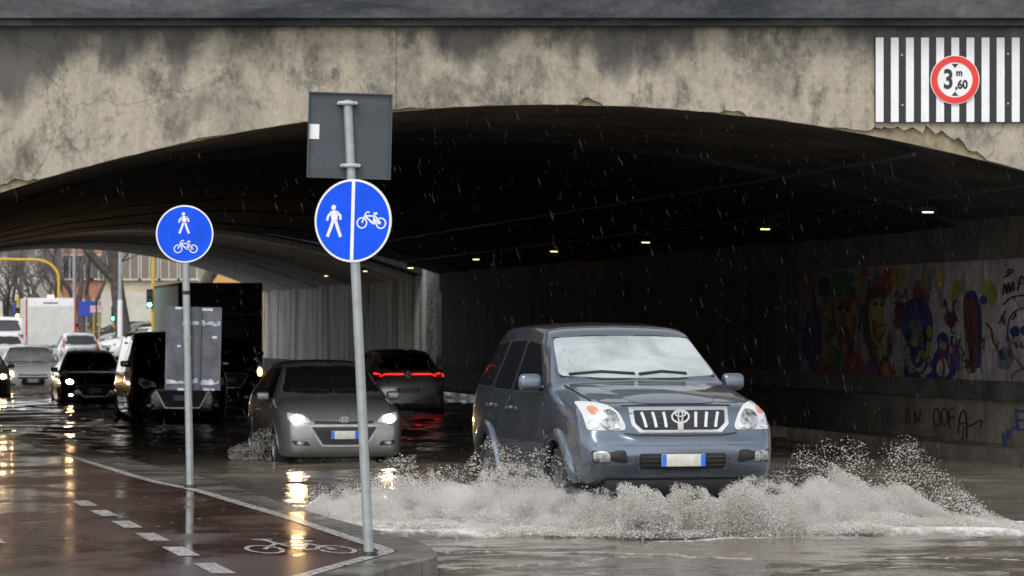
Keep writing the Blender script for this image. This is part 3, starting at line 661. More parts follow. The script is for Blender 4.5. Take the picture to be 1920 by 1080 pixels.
    def line(s, name, pts, ax, wd, mat, off=.006, parent=None, th=.01):
        v, f = ribbon(pts, wd); V = []
        for q in v: P_, N_, d = s.hit(q[0], q[1], ax); V.append(P_+N_*off)
        m = len(V)
        for q in v: P_, N_, d = s.hit(q[0], q[1], ax); V.append(P_-N_*th)
        F = list(f)
        for a in f: F += [(a[0], a[3], m+a[3], m+a[0]), (a[1], a[2], m+a[2], m+a[1])]
        return mk(name, V, F, mat, parent or s.root, 30)
    def wheel(s, wx, sd, r, W):
        wd = .22 if r < .36 else .26; xc = s.X(wx); y0 = sd*(W-.02)
        prof = [(-.5, .60), (-.5, .86), (-.40, .97), (-.2, 1.0), (.2, 1.0), (.40, .97), (.5, .86), (.46, .62)]; n = 28; V = []; F = []
        for k in range(n):
            t = 2*math.pi*k/n
            for a, b in prof: V.append((xc+r*b*math.cos(t), y0-sd*wd/2+sd*a*wd, r+r*b*math.sin(t)))
        m = len(prof)
        for k in range(n):
            for j in range(m-1): F.append((k*m+j, k*m+j+1, ((k+1) % n)*m+j+1, ((k+1) % n)*m+j))
        wh = mk('wheel', V, F, M['rubber'], s.root, 40)
        # rim: dish, lip and spokes
        B = MB(); q = MB(); yo = y0-sd*.02
        def disc(rad, y, inner=0):
            v = []
            for k in range(n): t = 2*math.pi*k/n; v.append((xc+rad*math.cos(t), y, r+rad*math.sin(t)))
            return v
        B.add(disc(r*.63, yo-sd*.09), [tuple(range(n))])
        lip = disc(r*.66, yo)+disc(r*.60, yo+sd*.008)+disc(r*.57, yo-sd*.05)
        B.add(lip, [(k, (k+1) % n, n+(k+1) % n, n+k) for k in range(n)]+[(n+k, n+(k+1) % n, 2*n+(k+1) % n, 2*n+k) for k in range(n)])
        for k in range(6):
            t = 2*math.pi*k/6+.3; e = Vector((math.cos(t), 0, math.sin(t))); g = Vector((-math.sin(t), 0, math.cos(t))); c = Vector((xc, yo, r))
            a, b = c+e*r*.08, c+e*r*.6
            v = [a+g*r*.09, b+g*r*.06, b-g*r*.06, a-g*r*.09]; v = [p+Vector((0,-sd*.005,0)) for p in v]+[p+Vector((0,-sd*.04,0)) for p in v]
            B.add(v, [(0,1,2,3),(0,4,5,1),(2,6,7,3),(1,5,6,2)])
        B.add(disc(r*.13, yo+sd*.004)+disc(r*.13, yo-sd*.03), [tuple(range(n))]+[(k, (k+1) % n, n+(k+1) % n, n+k) for k in range(n)])
        B.obj('rim', M['alloy'], wh, 35)
        # arch: painted lip outside, dark liner inside
        ra = s.ra; ax = 'L' if sd > 0 else 'R'; fl = s.S.get('flare', .035); fo = s.S.get('flareo', .012); V = []; F = []; K = 26
        lv = []
        for k in range(K):
            t0 = math.asin(max(-.95, min(.95, (s.S['bot'][len(s.S['bot'])//2][1]+.03-r)/ra))); t = t0+(math.pi-2*t0)*k/(K-1); ct, st = math.cos(t), math.sin(t); x_ = wx-ct*ra
            pts = []
            for rr, oo in ((ra+fl, -.004), (ra+fl*.8, fo*.8), (ra+fl*.35, fo), (ra-.012, fo*.9), (ra-.02, -.03)):
                z_ = r+st*max(rr, ra+.02 if rr < ra else rr); hz_ = max(z_, s.S['bot'][len(s.S['bot'])//2][1]+.03)
                P_, N_, d = s.hit(wx-ct*max(rr, ra), hz_, ax); pts.append(Vector((s.X(wx)+ct*rr, P_.y+sd*oo, r+st*rr)))
            V += pts; lv += [Vector((s.X(wx)+ct*(ra-.012), sd*(W-.05), r+st*(ra-.012))), Vector((s.X(wx)+ct*(ra-.012), sd*(W-.42), r+st*(ra-.012)))]
        for k in range(K-1):
            for j in range(4): F.append((5*k+j, 5*k+j+1, 5*k+5+j+1, 5*k+5+j))
        mk('wheel_arch', V, F, s.S.get('archmat', s.paint), s.root, 50)
        mk('arch_liner', lv, [(2*k, 2*k+1, 2*k+3, 2*k+2) for k in range(K-1)]+[tuple(2*k+1 for k in range(K))], M['trim'], s.root)
    def sides(s, wins, doors, glass=None):
        for sd, ax in ((1, 'L'), (-1, 'R')):
            for d in doors:
                pts = rpoly(d, .06, 4); s.patch('door_gap', [tuple(np.mean(pts, 0)+(np.array(p)-np.mean(pts, 0))*1.012) for p in pts], ax, M['trim'], .0015, skirt=.01, rings=6)
                do = s.patch('door', pts, ax, s.paint, .004, rings=6, skirt=.01)
                xb = max(p[0] for p in d)-.14; zt_ = max(p[1] for p in d)-.13
                P_, N_, q = s.hit(xb, zt_, ax)
                rbox('handle', P_+N_*.022, (.20, .035, .035), s.paint, do, .014, 2)
            for wi in wins:
                pts = rpoly(wi, .05, 4); c = np.mean(pts, 0)
                so_ = s.patch('window', pts, ax, glass or M['glass'], .007, skirt=.02)
                s.patch('window_seal', [tuple(c+(np.array(p)-c)*1.03+np.sign(np.array(p)-c)*.012) for p in pts], ax, M['trim'], .003, so_, skirt=.012)
    def mirror(s, x, z, size=(.10,.21,.16), out=.12, mat=None):
        for sd, ax in ((1, 'L'), (-1, 'R')):
            P_, N_, d = s.hit(x, z-.05, ax); c = Vector((P_.x-.02, P_.y+sd*out, z))
            mi = rbox('mirror', c, size, mat or s.paint, s.root, min(size)*.42, 4)
            mi2 = MB().tube([P_, c-Vector((0, sd*size[1]*.3, size[2]*.3))], .025, 6).obj('mirror_arm', M['trim'], mi)
    def windscreen(s, z0, z1, w0, w1, mat, ax='f', wiper=True, name='windscreen'):
        pts = rpoly([(-w0, z0), (-w0*.45, z0-.022), (w0*.45, z0-.022), (w0, z0), (w1, z1), (w1*.45, z1+.018), (-w1*.45, z1+.018), (-w1, z1)], .05, 3); c = np.mean(pts, 0)
        g = s.patch(name, pts, ax, mat, .006, rings=8, skirt=.02)
        s.patch('screen_seal', [tuple(c+(np.array(p)-c)*1.02+np.sign(np.array(p)-c)*.010) for p in pts], ax, M['trim'], .002, g, rings=8, skirt=.01)
        if wiper:
            for a, b in ((-w0*.88, -w0*.05), (w0*.0, w0*.62)):
                s.line('wiper', [(a, z0+.005), ((a+b)/2, z0+.028), (b, z0+.010)], ax, .013, M['trim'], .022, g)
        return g
    def plate(s, z, ax='f', w_=.36, y=0, blur=True):
        P_, N_, d = s.hit(y, z, ax); sg = 1 if ax == 'f' else -1; x = P_.x+sg*.018
        pl = rbox('number_plate', (x, y, z), (.016, w_, .11), M['plate'], s.root, .006, 2)
        for e in (-1, 1): MB().box((x+sg*.009, y+e*(w_/2-.022), z), (.004, .040, .104)).obj('plate_band', M['plateblue'], pl)
        return pl
    def lamp(s, name, pts, ax, mat, inner=None, off=.006, both=True, r=.03):
        for sg in (1, -1) if both else (1,):
            p = [(q[0]*sg, q[1]) for q in pts]
            if sg < 0: p = p[::-1]
            lo = s.patch(name, rpoly(p, r, 3), ax, mat, off, skirt=.02, dome=.004)
            if inner:
                for (nm, cx, cz, rad, m2, rz2) in inner:
                    s.patch(nm, circ(cx*sg, cz, rad, 18, rz2), ax, m2, off+.006, lo, 3, .008, .006)
    def emblem(s, y, z, w_, h_, ax, mat, kind='rings'):
        P_, N_, d = s.hit(y, z, ax); sg = 1 if ax == 'f' else -1; x = P_.x+sg*.03; V = []; F = []
        if kind == 'rings': loops = [(circ(0,0,w_/2,28,h_/2), .016), (circ(0,0,w_*.13,20,h_*.46), .012), (circ(0,h_*.22,w_*.30,20,h_*.20), .012)]
        elif kind == 'h': loops = [(circ(0,0,w_/2,24,h_/2), .010), ([(-w_*.22,-h_*.35),(-w_*.16,h_*.35)], .02), ([(w_*.16,-h_*.35),(w_*.22,h_*.35)], .02), ([(-w_*.18,-.01),(w_*.18,.01)], .014)]
        else: loops = [([(0,-h_/2),(w_/2,0),(0,h_/2),(-w_/2,0)], .02)]
        for pts, wd in loops:
            v, f = ribbon(pts, wd, len(pts) > 3); n = len(V); k = len(v)
            V += [(x+sg*.008, y+a, z+b) for a, b in v]+[(x-sg*.02, y+a, z+b) for a, b in v]
            F += [tuple(i+n for i in q) for q in f]+[(q[0]+n, q[3]+n, q[3]+n+k, q[0]+n+k) for q in f]+[(q[1]+n, q[2]+n, q[2]+n+k, q[1]+n+k) for q in f]
        return mk('emblem', V, F, mat, s.root)
    def frontbox(s, name, y, z, w_, h_, ax, mat, dx=.02, th=.05, parent=None):
        P_, N_, d = s.hit(y, z, ax); sg = 1 if ax == 'f' else -1
        return rbox(name, (P_.x+sg*(dx-th/2), y, z), (th, w_, h_), mat, parent or s.root, min(.012, h_*.3), 2)

# ---- slate-blue off-road car throwing the splash
SUV = dict(L=4.72, W=.93, n=150, wr_=.385, wheels=(.87, 3.66), flare=.095, flareo=.035,
 top=[(0,.80),(.015,.845),(.05,.875),(.075,.90),(.10,.985),(.13,1.07),(.19,1.12),(.40,1.185),(.80,1.255),(1.20,1.305),(1.30,1.325),(1.42,1.385),(2.02,1.745),(2.12,1.80),(2.30,1.84),(3.0,1.872),(3.8,1.855),(4.22,1.795),(4.40,1.68),(4.58,1.34),(4.68,1.05),(4.72,.88)],
 belt=[(0,.70),(.05,.80),(.12,.90),(.30,1.02),(.70,1.07),(1.3,1.13),(2.2,1.165),(3.6,1.19),(4.3,1.20),(4.6,1.05),(4.72,.84)],
 bot=[(0,.66),(.02,.61),(.05,.56),(.10,.505),(.18,.46),(.40,.41),(1.0,.36),(3.6,.34),(4.3,.38),(4.6,.45),(4.72,.52)],
 w=[(0,.60),(.015,.70),(.05,.785),(.12,.845),(.26,.895),(.5,.918),(.9,.925),(1.6,.925),(2.4,.928),(3.6,.925),(4.2,.905),(4.5,.86),(4.66,.78),(4.72,.66)],
 wr=[(0,.40),(.1,.62),(.2,.76),(.5,.80),(1.25,.80),(1.5,.79),(2.05,.70),(2.5,.685),(3.8,.66),(4.3,.63),(4.6,.66),(4.72,.5)],
 crown=[(0,.02),(.1,.03),(.3,.06),(.9,.07),(1.25,.06),(1.5,.07),(2.0,.09),(2.4,.11),(4.0,.11),(4.4,.12),(4.72,.05)])
c = Car('off_road_car', SUV, M['suv'], front=(1.50, 27.6), yaw=1.6, label='slate blue off-road car ploughing through flood water and throwing spray', z=.0)
c.sides([[(1.60,1.235),(2.20,1.66),(2.66,1.69),(2.70,1.225)], [(2.78,1.225),(2.75,1.695),(3.38,1.685),(3.50,1.235)], [(3.60,1.245),(3.48,1.68),(4.08,1.65),(4.30,1.33),(4.24,1.25)]],
        [[(1.32,.50),(1.30,.80),(1.48,1.17),(2.70,1.19),(2.74,.46),(1.36,.44)], [(2.78,.46),(2.76,1.19),(3.56,1.20),(3.42,.92),(3.20,.80),(3.10,.46)]])
c.windscreen(1.375, 1.715, .745, .655, M['fog'])
c.patch('bonnet', rpoly([(.30,-.66),(1.22,-.70),(1.22,.70),(.30,.66)], .12, 5), 't', M['suv'], .008, skirt=.02, rings=8)
c.patch('bonnet_bulge', rpoly([(.24,-.40),(1.15,-.50),(1.15,.50),(.24,.40)], .2, 6), 't', M['suv'], .010, skirt=.008, rings=8, dome=.020)
c.line('bonnet_gap', [(.235,.70),(.40,.725),(.80,.735),(1.26,.745)], 't', .010, M['trim'], .0105); c.line('bonnet_gap', [(.235,-.70),(.40,-.725),(.80,-.735),(1.26,-.745)], 't', .010, M['trim'], .0105)
c.line('bonnet_gap', [(-.50,1.128),(-.25,1.132),(0,1.134),(.25,1.132),(.50,1.128)], 'f', .008, M['trim'], .004)
gp = [(-.455,1.11),(.455,1.11),(.445,.965),(.375,.888),(-.375,.888),(-.445,.965)]
c.patch('grille_surround', rpoly(gp, .014, 3), 'f', M['chrome'], .012, rings=6, skirt=.03)
g = c.patch('grille', rpoly([(a*.92, 1.0+(b-1.0)*.74) for a, b in gp], .014, 3), 'f', M['trim'], .016, rings=6, skirt=.01)
for y in (-.33,-.235,-.14,.14,.235,.33): c.line('grille_bar', [(y*1.06,1.065),(y,1.0),(y*.96,.935)], 'f', .026, M['chrome'], .030, g)
for z in (.97,1.03): c.line('grille_rib', [(-.38,z),(0,z),(.38,z)], 'f', .007, M['lampbody'], .018, g)
c.emblem(0, 1.035, .155, .105, 'f', M['chrome'])
c.frontbox('emblem_base', 0, .945, .055, .07, 'f', M['plate'], .026, .02, g)
c.lamp('headlight', [(.505,.915),(.50,.96),(.545,1.06),(.61,1.12),(.70,1.15),(.815,1.16),(.835,1.08),(.825,.915)], 'f', M['lens'], [('reflector',.640,1.005,.085,M['lensd'],.085),('projector',.640,1.005,.040,M['glass'],.040),('high_beam',.570,.950,.030,M['chrome'],.026),('indicator',.755,1.085,.034,M['amber'],.034),('side_lamp',.775,.965,.045,M['chrome'],.035)], off=.012)
c.line('bumper_seam', [(-.86,.895),(-.5,.888),(-.36,.872),(0,.868),(.36,.872),(.5,.888),(.86,.895)], 'f', .010, M['trim'], .003)
c.line('bumper_crease', [(-.80,.800),(-.4,.798),(0,.797),(.4,.798),(.80,.800)], 'f', .022, M['suv'], .014)
li = c.patch('lower_intake', rpoly([(-.39,.585),(.39,.585),(.40,.715),(-.40,.715)], .03, 3), 'f', M['trim'], .006, rings=6)
for z in (.615,.65,.685): c.line('intake_bar', [(-.38,z),(0,z),(.38,z)], 'f', .010, M['lampbody'], .012, li)
c.line('intake_lip', [(-.41,.572),(0,.568),(.41,.572)], 'f', .022, M['suv'], .022)
for sg in (1,-1):
    fb = c.patch('fog_lamp_recess', rpoly([(.50*sg,.635),(.80*sg,.635),(.815*sg,.745),(.52*sg,.745)], .025, 3), 'f', M['trim'], .005)
    c.patch('fog_lamp', rpoly([(.655*sg,.65),(.795*sg,.65),(.80*sg,.735),(.665*sg,.735)], .03, 3), 'f', M['lensd'], .012, fb, 4, .01, .006)
    c.line('fog_lamp_lip', [(.44*sg,.622),(.62*sg,.615),(.80*sg,.63)], 'f', .016, M['suv'], .014, fb)
    c.line('bumper_end_seam', [(.43*sg,.50),(.425*sg,.66),(.42*sg,.79)], 'f', .008, M['trim'], .002)
c.plate(.655, w_=.40)
c.mirror(1.62, 1.315, (.12,.215,.155), .13)
c.windscreen(1.30, 1.62, .60, .55, M['glass'], 'r', False, 'rear_window')
for sg in (1,-1):
    c.patch('tail_lamp', rpoly([(.70*sg,.95),(.84*sg,.95),(.80*sg,1.45),(.70*sg,1.45)], .03, 3), 'r', M['redlens'], .008)
rbox('skid_plate', (c.X(.42), 0, .44), (.55,1.35,.20), M['trim'], c.root, .05, 2); rbox('side_step', (c.X(2.27), .90, .40), (1.7,.12,.06), M['trim'], c.root, .02, 2); rbox('side_step', (c.X(2.27), -.90, .40), (1.7,.12,.06), M['trim'], c.root, .02, 2)

# ---- smaller cars share one hatchback / saloon template
def spec(L, W, H, kind='hatch', wr_=.31, n=90):
    a = L/4.03; h = H/1.47
    top = dict(hatch=[(0,.56),(.02,.64),(.06,.71),(.14,.79),(.30,.865),(.60,.945),(.95,1.00),(1.05,1.03),(1.75,1.385),(1.95,1.44),(2.5,1.47),(3.3,1.43),(3.62,1.34),(3.86,1.06),(3.98,.92),(4.03,.72)],
               saloon=[(0,.54),(.02,.60),(.06,.66),(.14,.73),(.30,.80),(.60,.88),(1.05,.95),(1.15,.98),(1.72,1.36),(1.9,1.42),(2.3,1.47),(2.9,1.42),(3.42,1.08),(3.5,1.05),(3.9,1.02),(4.0,.92),(4.03,.72)],
               van=[(0,.60),(.015,.68),(.05,.76),(.12,.84),(.35,.93),(.62,.99),(.70,1.02),(1.22,1.36),(1.36,1.42),(1.8,1.46),(3.3,1.47),(3.85,1.45),(3.94,1.40),(4.0,1.0),(4.03,.72)])[kind]
    belt = dict(hatch=[(0,.50),(.1,.66),(.3,.78),(1.0,.88),(2,.92),(3.4,.97),(3.9,.92),(4.03,.66)], saloon=[(0,.48),(.1,.62),(.3,.74),(1.0,.86),(2,.90),(3.4,.93),(3.9,.88),(4.03,.66)], van=[(0,.54),(.1,.68),(.3,.80),(.8,.88),(2,.92),(3.4,.93),(3.9,.92),(4.03,.66)])[kind]
    wroof = dict(hatch=[(0,.45),(.1,.60),(.3,.70),(1.05,.72),(1.8,.60),(2.4,.575),(3.5,.56),(3.9,.62),(4.03,.5)], saloon=[(0,.45),(.1,.60),(.3,.72),(1.1,.74),(1.8,.60),(2.4,.58),(2.9,.57),(3.5,.68),(4.03,.5)], van=[(0,.5),(.1,.62),(.3,.72),(.7,.76),(1.3,.70),(1.8,.69),(3.9,.68),(4.03,.6)])[kind]
    sx = lambda t: [(x*a, z*h) for x, z in t]; sw_ = lambda t: [(x*a, z*W/.865) for x, z in t]
    return dict(L=L, W=W, n=n, wr_=wr_, wheels=(.82*a, 3.36*a), top=sx(top), belt=sx(belt), bot=sx([(0,.34),(.03,.26),(.15,.20),(.5,.19),(3.5,.19),(3.9,.25),(4.03,.36)]),
        w=sw_([(0,.50),(.02,.62),(.06,.705),(.14,.77),(.30,.825),(.6,.855),(2.0,.862),(3.3,.855),(3.75,.81),(3.95,.74),(4.03,.62)]), wr=sw_(wroof), crown=sx([(0,.02),(.15,.04),(.9,.05),(1.7,.07),(2.2,.09),(3.5,.09),(3.9,.06),(4.03,.03)]), a=a, h=h, kind=kind)
def smallcar(name, S, paint, lights='on', glass=None, screen=None, tail='off', on=(1,-1), mirror=True, **kw):
    c = Car(name, S, paint, **kw); a, h, kd, k = S['a'], S['h'], S['kind'], S['W']/.865; gl = glass or M['glass']
    if kd == 'van':
        wins = [[(1.02,.97),(1.42,1.33),(1.75,1.34),(1.75,.95)]]; doors = [[(.95,.32),(.98,.93),(1.78,.94),(1.80,.30)], [(1.84,.30),(1.83,1.38),(2.75,1.38),(2.75,.30)]]; wsz = (1.045, 1.335, .68, .60)
    elif kd == 'saloon':
        wins = [[(1.36,.95),(1.82,1.32),(2.30,1.35),(2.32,.94)], [(2.38,.94),(2.37,1.35),(2.80,1.30),(3.18,1.0)]]; doors = [[(1.12,.30),(1.15,.90),(2.32,.91),(2.34,.26)], [(2.38,.26),(2.37,.91),(3.25,.92),(2.98,.70),(2.90,.28)]]; wsz = (1.005, 1.34, .665, .545)
    else:
        wins = [[(1.30,.965),(1.86,1.33),(2.34,1.35),(2.36,.955)], [(2.42,.955),(2.40,1.35),(3.05,1.31),(3.24,1.0)]]; doors = [[(1.10,.30),(1.12,.90),(2.36,.92),(2.38,.26)], [(2.42,.26),(2.41,.92),(3.25,.94),(3.0,.72),(2.90,.28)]]; wsz = (1.055, 1.36, .655, .545)
    sc = lambda ps: [(x*a, z*h) for x, z in ps]
    c.sides([sc(w_) for w_ in wins], [sc(d) for d in doors], gl)
    c.windscreen(wsz[0]*h, wsz[1]*h, wsz[2]*k, wsz[3]*k, screen or gl)
    f2 = lambda ps: [(y*k, z*h) for y, z in ps]
    hl = f2([(.44,.665),(.50,.73),(.66,.775),(.735,.79),(.742,.70),(.66,.64)])
    for sg in (1,-1):
        lit = lights == 'on' and sg in on
        p = [(y*sg, z) for y, z in hl]; lo = c.patch('headlight', rpoly(p if sg > 0 else p[::-1], .02, 3), 'f', M['lens'], .008, skirt=.02)
        c.patch('bulb', circ(.615*k*sg, .705*h, .075*k, 16, .048*h), 'f', M['e_head'] if lit else M['lensd'], .014, lo, 3, .01, .008)
    c.line('grille_slot', f2([(-.40,.665),(0,.655),(.40,.665)]), 'f', .035, M['trim'], .007)
    gi = c.patch('grille', rpoly(f2([(-.44,.60),(.44,.60),(.28,.375),(-.28,.375)]), .03, 3), 'f', M['trim'], .006, rings=6)
    c.line('grille_surround', f2([(-.47,.615),(0,.622),(.47,.615),(.30,.36),(0,.355),(-.30,.36),(-.47,.615)]), 'f', .022, M['alloy'], .011, gi)
    for sg in (1,-1):
        fr = c.patch('fog_lamp_recess', rpoly(f2([(.46*sg,.36),(.66*sg,.37),(.70*sg,.43),(.50*sg,.42)]), .02, 3), 'f', M['trim'], .006)
        c.patch('fog_lamp', circ(.59*k*sg, .395*h, .05*k, 12, .022*h), 'f', M['e_fog'] if tail == 'fog' else M['lensd'], .012, fr, 3, .01)
    c.plate(.50*h, w_=.36*k)
    if mirror: c.mirror(1.42*a if kd != 'van' else 1.05*a, .985*h, (.09,.18,.12), .10)
    # tail
    rz0, rz1 = {'hatch': (1.06, 1.33), 'saloon': (1.10, 1.33), 'van': (1.05, 1.34)}[kd]
    c.windscreen(rz0*h, rz1*h, .60*k, .50*k, screen if (screen and kd == 'saloon') else gl, 'r', False, 'rear_window')
    for sg in (1,-1):
        p = f2([(.52,.83),(.70,.80),(.70,.93),(.50,.95)]) if tail != 'tall' else f2([(.58,.86),(.70,.84),(.66,1.25),(.58,1.28)])
        p = [(y*sg, z) for y, z in p]; c.patch('tail_lamp', rpoly(p, .02, 3), 'r', M['e_tail'] if tail == 'on' else M['redlens'], .010)
    c.plate(.62*h, 'r', .50)
    return c
hc = smallcar('hatchback_car', spec(4.03,.867,1.50), M['hatch'], front=((646-960)/FPX*42.1, 42.1), label='grey hatchback with headlights on wading through the dark underpass', z=-.12)
hc.emblem(0, .715, .13, .07, 'f', M['chrome'], 'h')
rc = smallcar('crossover_car', spec(4.2,.90,1.58), M['silver'], lights='off', tail='off', rear=((766-960)/FPX*69, 69), heading='away', label='silver crossover driving away with a thin red light bar across its tail', z=-.2)
for sg in (1,-1): rc.line('light_bar', [(.10*sg,1.02),(.50*sg,1.02),(.60*sg,.975),(.80*sg,.965),(.84*sg,1.02),(.72*sg,1.03),(.62*sg,1.02)], 'r', .013, M['e_tail'], .02)
rc.emblem(0, 1.01, .10, .13, 'r', M['chrome'], 'diamond')
smallcar('black_car', spec(3.9,.85,1.50), M['black_car'], on=(-1,), tail='fog', front=((178-960)/FPX*77, 77), label='black compact car with one bright headlight standing in the water behind the cycle path', z=-.2)
smallcar('saloon_car', spec(4.4,.88,1.45,'saloon'), M['whitecar'], screen=M['fog'], front=((62-960)/FPX*89, 89), label='pale saloon with both headlights on pushing a bow wave', z=-.14)  # white paint stands in for daylight reflected off bonnet and screen
smallcar('saloon_car', spec(4.4,.88,1.45,'saloon'), M['greycar'], screen=M['fog'], front=((-38-960)/FPX*84, 84), label='grey saloon with a glaring headlight cut off beside the pale saloon', z=-.16)  # fog screen: misting plus sky glare in its colour
smallcar('hatchback_car', spec(3.8,.83,1.48), M['silver'], lights='off', screen=M['glass'], tail='tall', rear=((152-960)/FPX*115, 115), heading='away', label='silver hatchback seen from behind with tall red tail lamps')
smallcar('estate_car', spec(4.5,.88,1.52,'hatch'), M['whitecar'], lights='off', front=((196-960)/FPX*133, 133), yaw=-62, label='white car turning across the junction beyond the underpass')
smallcar('parked_car', spec(4.2,.86,1.48), M['black_car'], lights='off', front=((150-960)/FPX*158, 158), yaw=-80, label='dark parked car below the bare street trees')
smallcar('parked_car', spec(4.1,.86,1.50), M['greycar'], lights='off', front=((190-960)/FPX*152, 152), yaw=-75, label='grey parked car half hidden behind the white turning car')
smallcar('taxi', spec(4.4,.87,1.5,'saloon'), M['whitecar'], lights='off', rear=((10-960)/FPX*112, 112), heading='away', label='white saloon seen from behind next to the delivery truck')
smallcar('delivery_van', spec(4.8,.95,1.95,'van',.33), M['whitecar'], lights='off', rear=((8-960)/FPX*128, 128), heading='away', label='white van ahead of the white saloon', cat='van')
vn = smallcar('van', spec(4.9,.96,1.98,'van',.34), M['black_car'], lights='off', front=((342-960)/FPX*61, 61), label='black van standing behind the scuffed sign back', cat='van', z=-.2)

# ---- dark box truck with a teal side
def box_truck(name, label, front, hd, cabspec, boxw, boxz, boxlen, gap, mats, z, top_lamp=False, rear_view=False, y_off=0):
    c = smallcar(name, cabspec, mats[0], lights='off', label=label, cat='truck', z=z, heading=hd, **({'front': front} if hd == 'toward' else {'rear': front}))
    x1 = c.X(gap); x0 = x1-boxlen; zc = (boxz[0]+boxz[1])/2; dz = boxz[1]-boxz[0]
    bo = rbox('cargo_box', ((x0+x1)/2, 0, zc), (boxlen, boxw, dz), mats[1], c.root, .03, 2)
    for sg in (1,-1):
        rbox('side_panel', ((x0+x1)/2, sg*(boxw/2+.004), zc), (boxlen-.16, .012, dz-.16), mats[2], bo, .004, 1)
    rbox('rear_door', (x0-.006, 0, zc-.12), (.02, boxw-.12, dz-.40), mats[3], bo, .006, 1)
    rbox('rear_header', (x0-.006, 0, boxz[1]-.22), (.03, boxw-.16, .32), mats[4], bo, .006, 1)
    for zz in (.33, .66): rbox('front_rail', (x1+.012, 0, boxz[0]+dz*zz), (.03, boxw-.1, .05), M['signback'], bo, .01, 1)
    for sg in (1,-1): rbox('marker_lamp', (x1+.02, sg*(boxw/2-.15), boxz[1]-.10), (.04,.12,.05), M['amber'], bo, .01, 1)
    for sg in (1,-1): rbox('corner_post', (x0-.004, sg*(boxw/2-.03), zc), (.05, .07, dz-.02), mats[5], bo, .01, 2)
    return c, bo, x0
tk, bo, x0 = box_truck('box_truck', 'dark box truck with a teal side panel filling the far lane', ((427-960)/FPX*81, 81), 'toward', spec(5.6,1.0,2.05,'van',.36), 2.2, (.75,3.22), 6.6, 1.5,
        (M['black_car'], M['darkbox'], M['teal'], M['darkbox'], M['darkbox'], M['darkbox']), -.19)
tk.patch('side_indicator', circ(.84,.90,.06,14,.11), 'f', M['e_ind'], .02); tk.patch('side_indicator', circ(-.84,.90,.06,14,.11), 'f', M['amber'], .02)
wt, bo, x0 = box_truck('delivery_truck', 'white delivery truck seen from behind with an orange beacon on top', ((95-960)/FPX*136, 136), 'away', spec(5.6,1.0,2.05,'van',.36), 2.14, (.6,2.72), 4.2, 1.5,
        (M['whitecar'], M['truckwhite'], M['truckwhite'], M['truckwhite'], M['white'], M['redlens']), rz_(136))
rbox('beacon', (wt.X(1.5)-4.2+.1, 0, 2.78), (.12,.26,.10), M['e_beacon'], bo, .03, 2)
MB().box((wt.X(1.5)-4.2-.025, 0, 2.50), (.01,.62,.05)).obj('header_lettering', M['black'], bo)

# ------------------------------------------------------------------ signs
def frame_on(c, rz, tilt=0):
    Mx = Matrix.Translation(c) @ Matrix.Rotation(rz, 4, 'Z') @ Matrix.Rotation(tilt, 4, 'Y'); return lambda u, v, d=0.0: Mx @ Vector((u, -d, v))
def disc_obj(name, fn, r, d0, d1, mat, parent, n=48, ry=None):
    a = circ(0, 0, r, n, ry); V = [fn(u, v, d1) for u, v in a]+[fn(u, v, d0) for u, v in a]; F = [tuple(range(n)), tuple(range(2*n-1, n-1, -1))]+[(k, n+k, n+(k+1) % n, (k+1) % n) for k in range(n)]
    return mk(name, V, F, mat, parent)
def ring_obj(name, fn, r0, r1, d0, d1, mat, parent, n=48):
    V = []; F = []
    for r, d in ((r1, d0), (r1, d1), (r0, d1), (r0, d0)): V += [fn(u, v, d) for u, v in circ(0, 0, r, n)]
    for j in range(3):
        for k in range(n): F.append((j*n+k, j*n+(k+1) % n, (j+1)*n+(k+1) % n, (j+1)*n+k))
    return mk(name, V, F, mat, parent)
def shapes(name, fn, parts, d0, d1, mat, parent):
    V = []; F = []
    for v, f in parts:
        n = len(V); m = len(v); V += [fn(a, b, d1) for a, b in v]+[fn(a, b, d0) for a, b in v]; F += [tuple(i+n for i in q) for q in f]
        for q in f: F += [(q[i]+n, q[i]+n+m, q[(i+1) % len(q)]+n+m, q[(i+1) % len(q)]+n) for i in range(len(q))]
    return mk(name, V, F, mat, parent)
def pedestrian(cx, cy, h):
    s = h/2.0; t = lambda pts: [(cx+x*s, cy+y*s) for x, y in pts]
    return [poly2(t(circ(-.06,.84,.16,14))), poly2(t([(-.22,.62),(.10,.66),(.26,.50),(.20,.0),(-.18,.0),(-.24,.40)])), ribbon(t([(-.18,.56),(-.42,.28),(-.48,.02)]), .15*s), ribbon(t([(.16,.58),(.40,.34),(.42,.08)]), .15*s),
            ribbon(t([(-.06,.06),(-.22,-.42),(-.44,-.98)]), .20*s), ribbon(t([(.08,.06),(.24,-.42),(.46,-.98)]), .20*s)]
def bicycle(cx, cy, w_):
    s = w_/2.0; t = lambda pts: [(cx+x*s, cy+y*s) for x, y in pts]; k = .085*s
    return [ribbon(t(circ(-.66,-.18,.33,20)), k, True), ribbon(t(circ(.66,-.18,.33,20)), k, True), ribbon(t([(-.66,-.18),(-.40,.46)]), k*1.1), ribbon(t([(-.44,.28),(.24,.28),(.66,-.18)]), k*1.1), ribbon(t([(-.42,.24),(.10,-.20),(.66,-.18)]), k*1.3),
            ribbon(t([(.10,-.20),(.26,.42)]), k*1.2), ribbon(t([(-.40,.46),(-.30,.54),(-.14,.50)]), k), ribbon(t([(.14,.45),(.40,.45)]), k*1.4), poly2(t([(.06,-.14),(.30,.10),(.60,-.10),(.40,-.22)]))]
